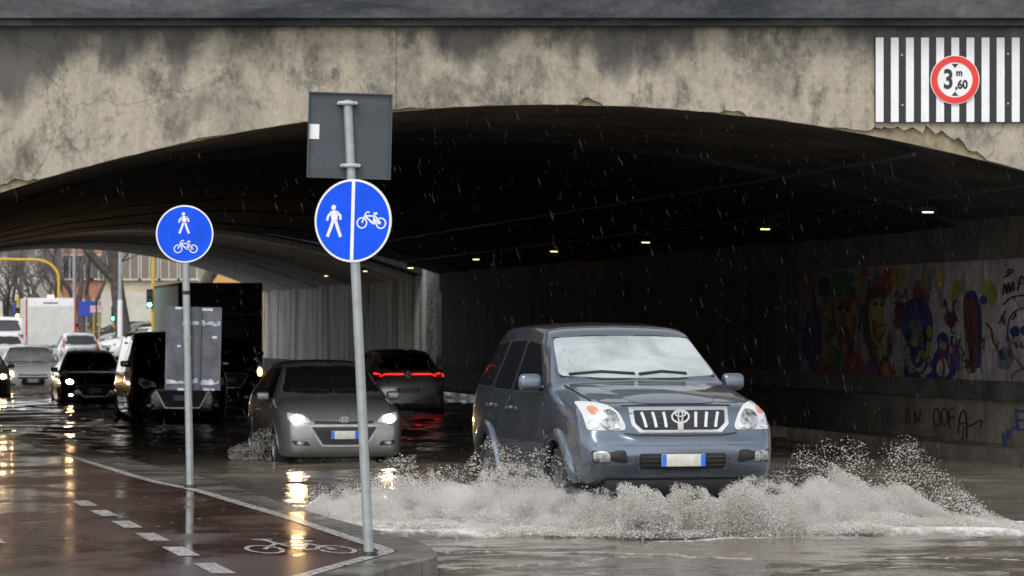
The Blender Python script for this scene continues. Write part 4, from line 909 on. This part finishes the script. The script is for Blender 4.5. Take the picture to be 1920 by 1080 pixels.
def signpost(px_base, py_base, Y, top, lean, rad, label):
    b = P(px_base, py_base, Y); b.z = pz(Y); rt = empty('sign_post', b, 0, label, 'road sign')
    d = Vector((lean, 0, 1)); MB().tube([Vector((0,0,-.1)), d*top], rad, 14).obj('post', M['post'], rt, 40)
    MB().tube([Vector((0,0,.0)), Vector((0,0,.035))], [rad*1.9, rad*1.3], 14).obj('post_collar', M['trim'], rt, 40)
    return rt, d
def clamp(rt, c, w_, rad):
    rbox('clamp', c, (w_, rad*2.3, .03), M['post'], rt, .008, 2)
    for sg in (1,-1): MB().tube([Vector(c)+Vector((sg*w_*.46, -.05, 0)), Vector(c)+Vector((sg*w_*.46, .05, 0))], .012, 6).obj('bolt', M['post'], rt)
# near post: split footway / cycleway disc with the square back of another sign above
Y1 = 22.9; s1 = FPX/Y1; rad = .036
ln = (652-693)/(1040-190); rt, d = signpost(693, 1040, Y1, 850/s1+.02, ln, rad, 'leaning steel post with split blue walking and cycling disc under square grey sign back')
def onpost(py): z = (1040-py)/s1; return Vector((ln*z, 0, z))
fn = frame_on(onpost(411)+Vector((.0,-rad-.004,0)), R(-20), -ln*.6)
dk = disc_obj('disc', fn, .302, -.004, .006, M['white'], rt)
disc_obj('disc_face', fn, .286, .0062, .0085, M['blue'], dk)
shapes('divider', fn, [([(-.013,-.286),(.013,-.286),(.013,.286),(-.013,.286)], [(0,1,2,3)])], .0086, .0105, M['white'], dk)
shapes('pedestrian_symbol', fn, pedestrian(-.145, -.005, .235), .0086, .011, M['white'], dk); shapes('cycle_symbol', fn, bicycle(.148, .005, .225), .0086, .011, M['white'], dk)
fb = frame_on(onpost(251)+Vector((0, rad+.006, 0)), R(6), -ln*.5+.0)
V = [fb(u, v, e) for e in (.004, -.004) for u, v in ((-.302,-.308),(.302,-.308),(.302,.308),(-.302,.308))]
sb = mk('sign_back', V, [(0,1,2,3),(7,6,5,4)]+[(i, 4+i, 4+(i+1) % 4, (i+1) % 4) for i in range(4)], M['signback'], rt)
V = [fb(u, v, e) for e in (.03, -.004) for u, v in ((-.306,-.312),(.306,-.312),(.306,.312),(-.306,.312))]; V2 = [fb(u, v, .03) for u, v in ((-.296,-.302),(.296,-.302),(.296,.302),(-.296,.302))]
mk('folded_rim', V+V2, [(i, 4+i, 4+(i+1) % 4, (i+1) % 4) for i in range(4)]+[(i, (i+1) % 4, 8+(i+1) % 4, 8+i) for i in range(4)], M['signback'], sb)
V = [fb(u, v, .0055) for u, v in ((-.294,-.03),(-.222,-.03),(-.222,.078),(-.294,.078))]; mk('sticker', V, [(0,1,2,3)], M['white'], sb)
clamp(rt, onpost(191)+Vector((0,-.01,0)), .14, rad); clamp(rt, onpost(308)+Vector((0,-.01,0)), .14, rad)
# further post: shared path disc, scuffed board back lower down
Y2 = 33.1; s2 = FPX/Y2; rad2 = .040; ln2 = (347-357)/(915-436); rt, d = signpost(357, 912, Y2, (912-395)/s2, ln2, rad2, 'steel post with a blue shared path disc and a scuffed board tied below')
def onpost2(py): z = (912-py)/s2; return Vector((ln2*z, 0, z))
fn = frame_on(onpost2(436)+Vector((0,-rad2-.004,0)), R(0), 0)
dk = disc_obj('disc', fn, .302, -.004, .006, M['white'], rt); disc_obj('disc_face', fn, .286, .0062, .0085, M['blue'], dk)
shapes('pedestrian_symbol', fn, pedestrian(-.005, .115, .225), .0086, .011, M['white'], dk); shapes('cycle_symbol', fn, bicycle(.012, -.135, .245), .0086, .011, M['white'], dk)
bc = onpost2(650)+Vector(((361-351)/s2, rad2+.012, 0)); fb = frame_on(bc, R(-4), R(1.2))
def slab(name, fn, u0, u1, v0, v1, d0, d1, mat, parent):
    V = [fn(u, v, e) for e in (d1, d0) for u, v in ((u0,v0),(u1,v0),(u1,v1),(u0,v1))]
    return mk(name, V, [(0,1,2,3),(7,6,5,4)]+[(i, 4+i, 4+(i+1) % 4, (i+1) % 4) for i in range(4)], mat, parent)
bd = slab('board', fb, -.295, .295, -.44, .435, -.008, .008, M['board'], rt)
for nm, a, b_, e0, e1 in (('tape_strip',-.28,.28,-.375,-.335), ('tape_strip',-.12,.285,.245,.285)):
    pts = [(a+(b_-a)*k/14, e0+.03*noise.noise(Vector((k*.7, e0*9, 0)))) for k in range(15)]+[(b_-(b_-a)*k/14, e1+.05*noise.noise(Vector((k*.9, e1*7, 3)))) for k in range(15)]
    mk(nm, [fb(u, v, .0095) for u, v in pts], [tuple(range(len(pts)))], M['tape'], bd)
for u, v, w_ in ((-.2,.42,.12),(.06,.41,.14),(-.16,-.435,.14),(.12,-.43,.12),(.2,.12,.05),(-.17,.02,.04)): slab('scuff', fb, u, u+w_, v-.014, v+.012, .0082, .0092, M['tape'], bd)
slab('batten', fb, .06, .085, -.44, .43, .0085, .03, M['signback'], bd)
MB().tube([onpost2(546)+Vector((0,0,-.02)), onpost2(546)+Vector((0,0,.02))], rad2*1.12, 12).obj('clamp', M['trim'], rt, 40)
MB().tube([onpost2(630)+Vector((0,0,-.03)), onpost2(630)+Vector((0,0,.03))], rad2*1.10, 12).obj('clamp', M['post'], rt, 40)

# height limit board on the bridge
YS = YF-.06; s3 = FPX/YS
hb = empty('height_limit_board', P(1790, 150, YS), 0, 'black and white striped board with a red ringed 3,60 m height limit', 'road sign')
bw = lambda px: (px-1790)/s3
fn = frame_on(Vector((0,0,0)), 0, 0); zt, zb2 = (150-70)/s3, (150-229)/s3
bpl = slab('backing_board', fn, bw(1641), bw(1956), zb2, zt, -.05, .0, M['black'], hb)
k = 0; px = 1642.0
while px < 1950:
    slab('white_stripe', fn, bw(px), bw(px+14.6), zb2+.003, zt-.003, .0005, .004, M['white'], hb); px += 28.35
for px, py in ((1691,103),(1692,197),(1890,101),(1890,194)):
    MB().tube([fn(bw(px), (150-py)/s3, 0), fn(bw(px), (150-py)/s3, .012)], .014, 8).obj('bolt', M['post'], hb)
dk = disc_obj('disc', fn, 46/s3, .0045, .028, M['white'], hb); ring_obj('red_ring', fn, 33/s3, 44.5/s3, .0285, .034, M['red'], dk)
for sg in (1,-1): shapes('triangle', fn, [poly2([(0,sg*22/s3),(6.5/s3,sg*30/s3),(-6.5/s3,sg*30/s3)][::sg])], .0285, .031, M['black'], dk)
def text(body, u, v, size, fn, d, mat, parent, sx=1.0, bold=.0):
    cu = bpy.data.curves.new('t', 'FONT'); cu.body = body; cu.size = size; cu.align_x = 'CENTER'; cu.align_y = 'CENTER'; cu.extrude = .001; cu.offset = bold; cu.resolution_u = 4
    o = bpy.data.objects.new('t', cu); COL.objects.link(o); bpy.context.view_layer.update(); me = bpy.data.meshes.new_from_object(o.evaluated_get(bpy.context.evaluated_depsgraph_get())); bpy.data.objects.remove(o)
    for q in me.vertices: q.co = fn(u+q.co.x*sx, v+q.co.y, d+q.co.z)
    me.name = 'lettering'; me.materials.clear(); me.materials.append(mat); o = bpy.data.objects.new('lettering', me); COL.objects.link(o); o.parent = parent; return o
text('3', -12.5/s3, -.5/s3, .335, fn, .031, M['black'], dk, .78, .010); text(',60', 12/s3, -9.5/s3, .150, fn, .031, M['black'], dk, .85, .006); text('m', 8/s3, 13/s3, .115, fn, .031, M['black'], dk, .9, .005)

# ------------------------------------------------------------------ tunnel lamps along the right haunch
BL = tx(6.55, 0); lamps = [1740,1435,1211,1039,893,770,686,613,548,490]; zl_ = CH+.1065*BL
for i, px in enumerate(lamps):
    Y = FPX*BL/(px+300); X = BL+SK*Y; zz = CH-(np.interp(px, lamps[::-1], [522,522,517,508,502,486,471,454,429,397])-HZ)/FPX*Y
    lp = empty('tunnel_lamp', (X, Y, zz), math.atan2(1, SK)-math.pi/2, 'small yellow lamp hanging from the underpass vault', 'lamp', 'lamps along the underpass vault')
    ztop = vz(6.55)-zz+.1
    MB().tube([(0,0,.05), (0,0,ztop)], .015, 6).obj('bracket', M['lampbody'], lp)
    rbox('housing', (0,0,.035), (.26,.14,.07), M['lampbody'], lp, .02, 2); rbox('diffuser', (0,0,-.006), (.15,.06,.02), M['e_lamp'], lp, .008, 2)


# ------------------------------------------------------------------ street beyond the underpass
def tree(name, X, Y, h, r0, seed, label, lean=(0,0), spread=.62, depth=6, z=None, trunk_h=.35, group=None):
    rnd = random.Random(seed); z = rz_(Y) if z is None else z
    root = empty(name, (X, Y, z), 0, label, 'tree', group); tk_ = MB(); cr_ = MB()
    def grow(p, d, ln_, r, lv):
        n = 3; pts = [p]; q = p.copy(); dd = d.copy()
        for k in range(n):
            dd = (dd+Vector((rnd.uniform(-.12,.12), rnd.uniform(-.12,.12), .05))).normalized(); q = q+dd*ln_/n; pts.append(q.copy())
        (tk_ if lv < 2 else cr_).tube(pts, [r*(1-.38*k/n) for k in range(n+1)], 8 if lv < 2 else 4 if lv < 4 else 3, cap=False)
        if lv >= depth: return
        for k in range(rnd.choice((2,3,3)) if lv else 3):
            a = rnd.uniform(0, 6.28); sp = spread*rnd.uniform(.6,1.25); v = dd.orthogonal().normalized(); v.rotate(Matrix.Rotation(a, 3, dd)); nd = (dd+v*sp).normalized()
            grow(pts[-1] if k < 2 else pts[-2], nd, ln_*rnd.uniform(.62,.86), r*.60*rnd.uniform(.8,1.05), lv+1)
    grow(Vector((0,0,-.15)), Vector((lean[0], lean[1], 1)).normalized(), h*trunk_h, r0, 0)
    tk_.obj('trunk', M['bark'], root, 60); cr_.obj('crown', M['twig'], root)
    return root
gt = 'bare street trees beyond the underpass'
def at(px, Y): return (px-960)/FPX*Y
tree('plane_tree', at(236,150), 150, 13, .42, 3, 'thick leaning bare tree in front of the beige building', (-.06,0), depth=6, group=gt, trunk_h=.42)
tree('plane_tree', at(338,140), 140, 12, .30, 5, 'bare tree with a low slanting branch behind the dark truck', (.25,0), depth=5, group=gt, trunk_h=.42)
tree('plane_tree', at(156,172), 172, 12, .28, 8, 'bare tree beside the blue square sign', (.05,0), depth=7, group=gt, trunk_h=.22)
tree('plane_tree', at(186,166), 166, 9, .20, 21, 'slim bare tree leaning beside the yellow posts', (-.18,0), depth=6, group=gt, trunk_h=.34)
tree('plane_tree', at(85,210), 210, 13, .24, 12, 'far bare tree above the delivery truck', (0,0), depth=7, group=gt, trunk_h=.17)
tree('plane_tree', at(22,205), 205, 13, .24, 14, 'far bare tree above the white van', (.05,0), depth=7, group=gt, trunk_h=.17)
tree('plane_tree', at(52,250), 250, 15, .26, 17, 'farthest bare tree at the end of the avenue', (0,0), depth=7, group=gt, trunk_h=.17)
tree('plane_tree', at(125,235), 235, 14, .26, 19, 'far bare tree behind the yellow mast arm', (0,0), depth=7, group=gt, trunk_h=.17)
tree('plane_tree', at(62,182), 182, 11, .22, 31, 'bare tree just behind the delivery truck', (.05,0), depth=7, group=gt, trunk_h=.18)
tree('plane_tree', at(5,178), 178, 11, .22, 37, 'bare tree behind the amber traffic light', (.05,0), depth=7, group=gt, trunk_h=.18)
tree('plane_tree', at(118,190), 190, 11, .22, 41, 'bare tree between the mast arm and the blue square sign', (0,0), depth=7, group=gt, trunk_h=.18)
def building(name, X0, X1, Y, H_, wall, label, cols, rows, z0, wmat=None, wh=1.5, ww=1.0, roof=True, base=None):
    b_ = empty(name, ((X0+X1)/2, Y, rz_(Y)-.2), 0, label, 'building'); W_ = X1-X0; D_ = 10
    MB().box((0, D_/2, H_/2), (W_, D_, H_)).obj('wall', wall, b_)
    if roof: MB().box((0, D_/2-.2, H_+.15), (W_+.8, D_+.8, .3)).obj('roof', M['roof'], b_)
    if base: MB().box((0, -.06, base[1]/2), (W_+.02, .14, base[1])).obj('ground_floor', base[0], b_)
    for r in range(rows):
        for k in range(cols):
            x = -W_/2+W_*(k+.5)/cols; z = z0+r*3.1+wh/2
            wn = MB().box((x, -.09, z), (ww, .10, wh)).obj('window', wmat or M['glass'], b_)
            MB().box((x, -.13, z-wh/2-.06), (ww+.3, .2, .10)).obj('sill', M['pale'], wn)
            fr_ = MB()
            for e in (-1, 1): fr_.box((x+e*ww/2, -.11, z), (.07, .12, wh))
            fr_.box((x, -.11, z+wh/2), (ww+.09, .12, .09)); fr_.box((x, -.11, z), (.06, .115, wh)); fr_.obj('frame', M['pale'], wn)
    return b_
building('apartment_block', at(190,185), at(372,185), 185, 14, M['beige'], 'beige apartment block behind the thick leaning tree', 5, 4, 4.0, M['shutter'], 1.7, 1.0, base=(M['pale'],3.2))
building('brick_house', at(118,215), at(226,215), 215, 10, M['brick'], 'orange brick building behind the yellow posts', 4, 3, 1.2, M['glass'], 1.6, 1.0)
building('apartment_block', at(-420,275), at(70,275), 275, 16, M['pale'], 'pale building at the end of the avenue', 7, 5, 1.5, M['glass'], 1.6, 1.1)
building('apartment_block', at(70,300), at(210,300), 300, 18, M['beige'], 'tall beige building at the end behind the far trees', 6, 5, 1.5, M['shutter'], 1.6, 1.1)
ob = building('corner_shop', at(384,150), at(480,150), 150, 9, M['orange'], 'orange corner building with a blue shop fascia behind the dark truck', 2, 2, 4.6, M['glass'], 1.4, 1.0)
MB().box((-.3, -.15, 3.25), (1.6, .2, .6)).obj('fascia', M['sblue'], ob)
# fence of pale panels
fx0, fx1 = at(252,160), at(300,160); fc = empty('panel_fence', ((fx0+fx1)/2, 160, rz_(160)), 0, 'pale panel fence along the pavement below the apartment block', 'fence')
for k in range(7): rbox('panel', ((fx1-fx0)*(k/6-.5), 0, .75), ((fx1-fx0)/6-.05, .05, 1.5), M['pale'], fc, .01, 1)
# yellow traffic light masts
def mast(px, Y, top_px, arm, label, lamps_at):
    X = at(px, Y); zb = rz_(Y); root = empty('traffic_light', (X, Y, zb), 0, label, 'traffic light'); s_ = FPX/Y; ht = CH-(top_px-HZ)/s_-zb
    if arm:
        pts = [(0,0,-.1),(0,0,ht-.9)]+[(-.9*(1-math.cos(t))*1.25, 0, ht-.9+.9*math.sin(t)) for t in [R(90)*k/8 for k in range(1,9)]]+[(-arm,0,ht+.06)]
    else: pts = [(0,0,-.1),(0,0,ht)]
    MB().tube(pts, .07, 10).obj('mast', M['yellow'], root, 50)
    for (dx, py, lit) in lamps_at:
        z = CH-(py-HZ)/s_-zb; hd = rbox('signal_head', (dx, -.12, z), (.26,.20,.78), M['trim'], root, .03, 2)
        for i, (m, nm) in enumerate((('redlens','lamp'),('amber','lamp'),('green','lamp'))):
            mm = M['e_green'] if (lit == 'g' and i == 2) else M['e_amber'] if (lit == 'a' and i == 1) else M['lampbody']
            V = [(dx+.085*math.cos(t), -.226, z+.25-.25*i+.085*math.sin(t)) for t in [2*math.pi*k/14 for k in range(14)]]; V += [(x, y+.02, q) for x, y, q in V]
            mk('signal_lamp', V, [tuple(range(14))]+[(k, 14+k, 14+(k+1) % 14, (k+1) % 14) for k in range(14)], mm, hd)
            MB().box((dx, -.27, z+.25-.25*i+.10), (.20,.12,.02)).obj('visor', M['trim'], hd)
    return root
mast(110, 148, 487, 5.2, 'yellow curved mast arm reaching over the road behind the delivery truck', [])
mast(287, 128, 470, 0, 'tall yellow post with a green traffic light beside the teal truck panel', [(-.12, 560, 'g')])
mast(34, 150, 555, 0, 'short post with an amber traffic light near the white van', [(0, 592, 'a')])
mast(214, 158, 545, 0, 'distant green traffic light between the lamp column and the slim tree', [(0, 588, 'g')])
def smallsign(px, Y, top_px, w_, h_, mat, label, pole=None, kind='rect'):
    X = at(px, Y); zb = rz_(Y); s_ = FPX/Y; ht = CH-(top_px-HZ)/s_-zb; root = empty('street_sign', (X, Y, zb), 0, label, 'street sign')
    MB().tube([(0,0,-.1),(0,0,ht)], .035, 8).obj('post', pole or M['post'], root, 40); rbox('sign_panel', (0, -.05, ht-h_/2), (w_, .03, h_), mat, root, .01, 1)
    return root
smallsign(162, 160, 565, .75, .75, M['sblue'], 'blue square sign on a thin post below the bare trees')
smallsign(38, 160, 570, .70, .70, M['sblue'], 'blue square sign above the amber traffic light')
smallsign(176, 152, 573, .34, .34, M['pink'], 'yellow post with a small pink plate nearer the blue square sign', M['yellow']); smallsign(186, 152, 573, .34, .34, M['pink'], 'yellow post with a small pink plate nearer the slim leaning tree', M['yellow'])
lc = empty('lamp_column', (at(225,146), 146, rz_(146)), 0, 'white lamp column beside the thick leaning tree', 'lamp post'); MB().tube([(0,0,-.1),(0,0,1.0),(0,0,2.6)], [.16,.12,.11], 10).obj('column', M['white'], lc, 40); MB().tube([(0,0,2.6),(0,0,7.5)], [.09,.06], 10).obj('upper_column', M['post'], lc, 40)
lc = empty('lamp_column', (at(139,168), 168, rz_(168)), 0, 'slim grey lamp column beside the far bare trees', 'lamp post'); MB().tube([(0,0,-.1),(0,0,8)], [.10,.06], 10).obj('column', M['post'], lc, 40); rbox('lantern', (0,-.3,8), (.25,.7,.12), M['post'], lc, .04, 2)

# ------------------------------------------------------------------ spray and rain
ICO = None
def drops(name, pos, size, mat, stretch=None, direc=None, kind='stuff', label=None, seed=0):
    v0 = np.array([(1,1,1),(1,-1,-1),(-1,1,-1),(-1,-1,1)], float)*.85; f0 = np.array([(0,1,2),(0,3,1),(0,2,3),(1,3,2)])
    N = len(pos); q = rng.normal(size=(N, 3, 3)); q, _ = np.linalg.qr(q); V = np.einsum('nij,kj->nki', q, v0)*size[:, None, None]
    if direc is not None:
        d = direc/np.linalg.norm(direc, axis=1, keepdims=True); al = (V*d[:, None, :]).sum(-1, keepdims=True); V = V+al*d[:, None, :]*(stretch[:, None, None]-1)
    V = (V+pos[:, None, :]).reshape(-1, 3); Fc = (f0[None]+(np.arange(N)*len(v0))[:, None, None]).reshape(-1, 3)
    me = bpy.data.meshes.new(name); me.vertices.add(len(V)); me.vertices.foreach_set('co', V.ravel().astype(np.float32)); me.loops.add(Fc.size); me.loops.foreach_set('vertex_index', Fc.ravel().astype(np.int32))
    me.polygons.add(len(Fc)); me.polygons.foreach_set('loop_start', np.arange(0, Fc.size, 3, dtype=np.int32)); me.polygons.foreach_set('use_smooth', np.ones(len(Fc), bool)); me.update(calc_edges=True); me.materials.append(mat)
    o = bpy.data.objects.new(name, me); COL.objects.link(o); return tag(o, label, name.replace('_', ' '), kind=kind)
def lobes(x, sd):
    return np.array([noise.noise(Vector((float(a)*2.6, sd, 0)))+.5*noise.noise(Vector((float(a)*7.0, sd, 5)))+.3*noise.noise(Vector((float(a)*17.0, sd, 9))) for a in x])
def curtain(N, x0, x1, yfun, hfun, sd, out, ysp=.35, pw=1.7, smin=.0014, smax=.0046):
    x = rng.uniform(x0, x1, N); hm = np.interp(x, *hfun)*(1+.42*lobes(x, sd)); t = rng.random(N)**pw; z = t*np.maximum(hm, .02)
    clump = np.array([noise.noise(Vector((a*5, b*6, sd+3)))+.6*noise.noise(Vector((a*13, b*15, sd))) for a, b in zip(x, z)])
    keep = clump+rng.normal(0, .25, N)+.35*(1-t) > -.10; x, z, t = x[keep], z[keep], t[keep]
    y = np.interp(x, *yfun)+rng.normal(0, ysp, len(x))*(.35+.65*t); sz = rng.uniform(smin, smax, len(x))*(1.15-.45*t)*np.where(rng.random(len(x)) < .06, 1.7, 1)
    d = np.stack([np.full(len(x), out), np.full(len(x), -.35), 1.1-1.4*t], 1)+rng.normal(0, .35, (len(x), 3))
    return np.stack([x, y, z+.01], 1), sz, d, rng.uniform(1.0, 2.3, len(x))
def fuse(L): return [np.concatenate(q) for q in zip(*L)]
A = [curtain(190000, -2.1, 1.45, ([-2.1,-.6,.2,1.4], [29.4,28.6,28.1,27.15]), ([-2.1,-1.6,-1.2,-.6,.0,.55,1.0,1.45], [.08,.26,.42,.46,.46,.44,.36,.22]), 1.3, -1.0, .30),
     curtain(100000, -2.6, 1.2, ([-2.6,-.6,.2,1.2], [29.6,28.6,28.1,27.3]), ([-2.6,-1.6,-.6,.6,1.2], [.05,.13,.20,.16,.06]), 4.1, -1.0, .42, 1.2, .0015, .005),
     curtain(65000, .9, 2.5, ([.9,2.5], [27.0,27.2]), ([.9,1.2,1.6,2.1,2.5], [.42,.42,.44,.46,.48]), 31.3, -.4, .20, 1.25, .0016, .0048),
     curtain(70000, -2.4, 3.9, ([-2.4,-.6,1.0,2.4,3.9], [28.9,27.9,27.1,27.3,28.0]), ([-2.4,-1,1.5,3,3.9], [.03,.09,.07,.09,.03]), 35.3, -.4, .22, 1.0, .002, .006),
     curtain(7000, -1.5, 1.0, ([-1.5,1.0], [29.0,28.0]), ([-1.5,-.8,.2,.7,1.0], [.45,.62,.62,.55,.30]), 7.7, -1.0, .4, .8, .003, .0065),
     curtain(9000, -2.3, -.4, ([-2.3,-.4], [31.5,31.0]), ([-2.3,-1.4,-.4], [.1,.36,.45]), 9.2, -.8, .8, 1.3)]
p_, s_, d_, k_ = fuse(A); drops('spray_sheet', p_, s_, M['spray'], k_, d_, label='muddy white spray thrown from the off-road car towards the kerb')
B_ = [curtain(140000, 2.05, 4.1, ([2.0,2.6,3.2,4.1], [27.3,28.0,28.5,28.9]), ([2.05,2.35,2.6,2.85,3.1,3.3,3.55,3.8,4.1], [.36,.50,.54,.54,.48,.42,.32,.20,.05]), 11.3, 1.0, .30),
      curtain(70000, 1.4, 4.6, ([1.4,2.4,3.2,4.6], [27.3,27.7,28.2,28.6]), ([1.4,2.2,3.0,4.6], [.06,.18,.20,.04]), 14.1, 1.0, .38, 1.2, .0015, .005),
      curtain(9000, 2.3, 4.5, ([2.3,4.5], [28.3,29.4]), ([2.3,2.7,3.1,3.5,3.8,4.1,4.5], [.45,.66,.78,.76,.62,.38,.06]), 17.7, 1.2, .45, .75, .002, .0055)]
p_, s_, d_, k_ = fuse(B_); drops('spray_sheet', p_, s_, M['spray'], k_, d_*np.array([1,1,1]), label='muddy white spray thrown from the off-road car towards the graffiti wall')
C_ = [curtain(3500, -3.9, -2.95, ([-3.9,-2.9], [43.6,42.9]), ([-3.9,-3.4,-2.95], [.15,.42,.30]), 21.3, -1.0, .35, 1.2, .003, .008), curtain(1500, -2.9, -1.3, ([-2.9,-1.3], [42.7,42.5]), ([-2.9,-2,-1.3], [.10,.08,.10]), 23.3, -1.0, .2, 1.2, .003, .008)]
p_, s_, d_, k_ = fuse(C_); drops('spray_sheet', p_, s_, M['spray'], k_, d_, label='small splash around the front wheel of the grey hatchback')
C_ = [curtain(1500, -15.0, -12.2, ([-15.0,-12.2], [88.3,89.3]), ([-15.0,-13.5,-12.2], [.12,.10,.45]), 25.3, 1.0, .5, 1.1, .008, .02)]
p_, s_, d_, k_ = fuse(C_); drops('spray_sheet', p_, s_, M['spray'], k_, d_, label='small bow wave splash in front of the pale saloon')
# water falling through the slit between the bridges
N = 700; X0, Y0_ = tx(HW-.25, 85.7), 85.7; zz = rng.uniform(0, 3.4, N); pos = np.stack([X0+rng.normal(0,.05,N)+.10*(zz/3.4), Y0_+rng.normal(0,.12,N), zz], 1)
drops('falling_water', pos, rng.uniform(.006,.013,N), M['spray'], rng.uniform(2,5,N), np.tile([[.05,0,-1.0]], (N,1))+rng.normal(0,.03,(N,3)), label='thin stream of water falling between the two bridges')
# rain
N = 4200; Y = rng.uniform(14, 38.5, N); X = rng.uniform(-.20, .20, N)*Y; Z = rng.uniform(.2, 6.2, N)
drops('rain', np.stack([X, Y, Z], 1), rng.uniform(.0003,.0010,N), M['rain'], rng.uniform(18,48,N), np.tile([[.30,0,-1.0]], (N,1))+rng.normal(0,.06,(N,3)), label='fine slanting rain falling in front of the dark underpass')

# fallen leaves on the wet path
LV = MB()
for k in range(70):
    y = random.uniform(21.5, 33); x = -.9-.248*(y-23.7)-random.uniform(.3, 4.0); a = random.uniform(0, 6.3); r = random.uniform(.02, .05); z = pz(y)+.007
    LV.add([(x+r*math.cos(a), y+r*math.sin(a), z+.004), (x-.5*r*math.sin(a), y+.5*r*math.cos(a), z+.01), (x-r*math.cos(a), y-r*math.sin(a), z), (x+.5*r*math.sin(a), y-.5*r*math.cos(a), z+.006)], [(0,1,2,3)])
tag(LV.obj('leaf_litter', plain('wet_leaf', (.13,.08,.04), .4, 0, .3, 5)), 'brown wet leaves scattered over the cycle path', 'leaves', kind='stuff')

# fine mist hanging inside the spray: a closed mound of water droplets too small to see singly
def mist(name, x0, x1, yf, hf, wid, dens, label, sd):
    t = bpy.data.materials.new('spray_mist'); t.use_nodes = True; nt = t.node_tree; nt.nodes.clear(); o = nt.nodes.new('ShaderNodeOutputMaterial'); v = nt.nodes.new('ShaderNodeVolumePrincipled')
    v.inputs['Color'].default_value = (.985,.975,.96,1); v.inputs['Anisotropy'].default_value = .1
    c = nt.nodes.new('ShaderNodeTexCoord'); n = nt.nodes.new('ShaderNodeTexNoise'); n.inputs['Scale'].default_value = 5; n.inputs['Detail'].default_value = 5; nt.links.new(c.outputs['Object'], n.inputs['Vector'])
    r = nt.nodes.new('ShaderNodeMapRange'); r.inputs[1].default_value = .36; r.inputs[2].default_value = .66; r.inputs[3].default_value = 0; r.inputs[4].default_value = dens
    nt.links.new(n.outputs['Fac'], r.inputs[0]); nt.links.new(r.outputs[0], v.inputs['Density']); nt.links.new(v.outputs[0], o.inputs['Volume'])
    V = []; F = []; nx, na = 48, 14
    for i in range(nx+1):
        x = x0+(x1-x0)*i/nx; e = math.sin(math.pi*i/nx)**.35 if 0 < i < nx else .02; h = np.interp(x, *hf)*(1+.25*noise.noise(Vector((x*2.6, sd, 0))))*e; y = np.interp(x, *yf)
        for k in range(na):
            a = math.pi*k/(na-1); V.append((x, y-math.cos(a)*wid*e*(1+.15*noise.noise(Vector((x*3, a*2, sd)))), .015+h*math.sin(a)*(1+.18*noise.noise(Vector((x*5, a*2, sd+4))))))
    for i in range(nx):
        for k in range(na): F.append((i*na+k, i*na+(k+1) % na, (i+1)*na+(k+1) % na, (i+1)*na+k))
    F += [tuple(range(na))[::-1], tuple(nx*na+k for k in range(na))]
    return tag(outward(mk(name, V, F, t)), label, 'mist', kind='stuff')
mist('spray_mist', -2.3, 1.7, ([-2.3,-.6,.2,1.7], [29.3,28.5,28.0,27.1]), ([-2.3,-1.5,-.6,.6,1.2,1.7], [.10,.30,.40,.38,.30,.15]), .45, 5.0, 'fine mist in the spray on the kerb side of the off-road car', 2.2)
mist('spray_mist', 1.7, 4.3, ([1.7,2.6,3.2,4.3], [27.1,27.9,28.4,28.9]), ([1.7,2.3,2.8,3.3,3.8,4.3], [.15,.40,.46,.36,.20,.08]), .45, 4.5, 'fine mist in the spray on the graffiti wall side of the off-road car', 5.2)
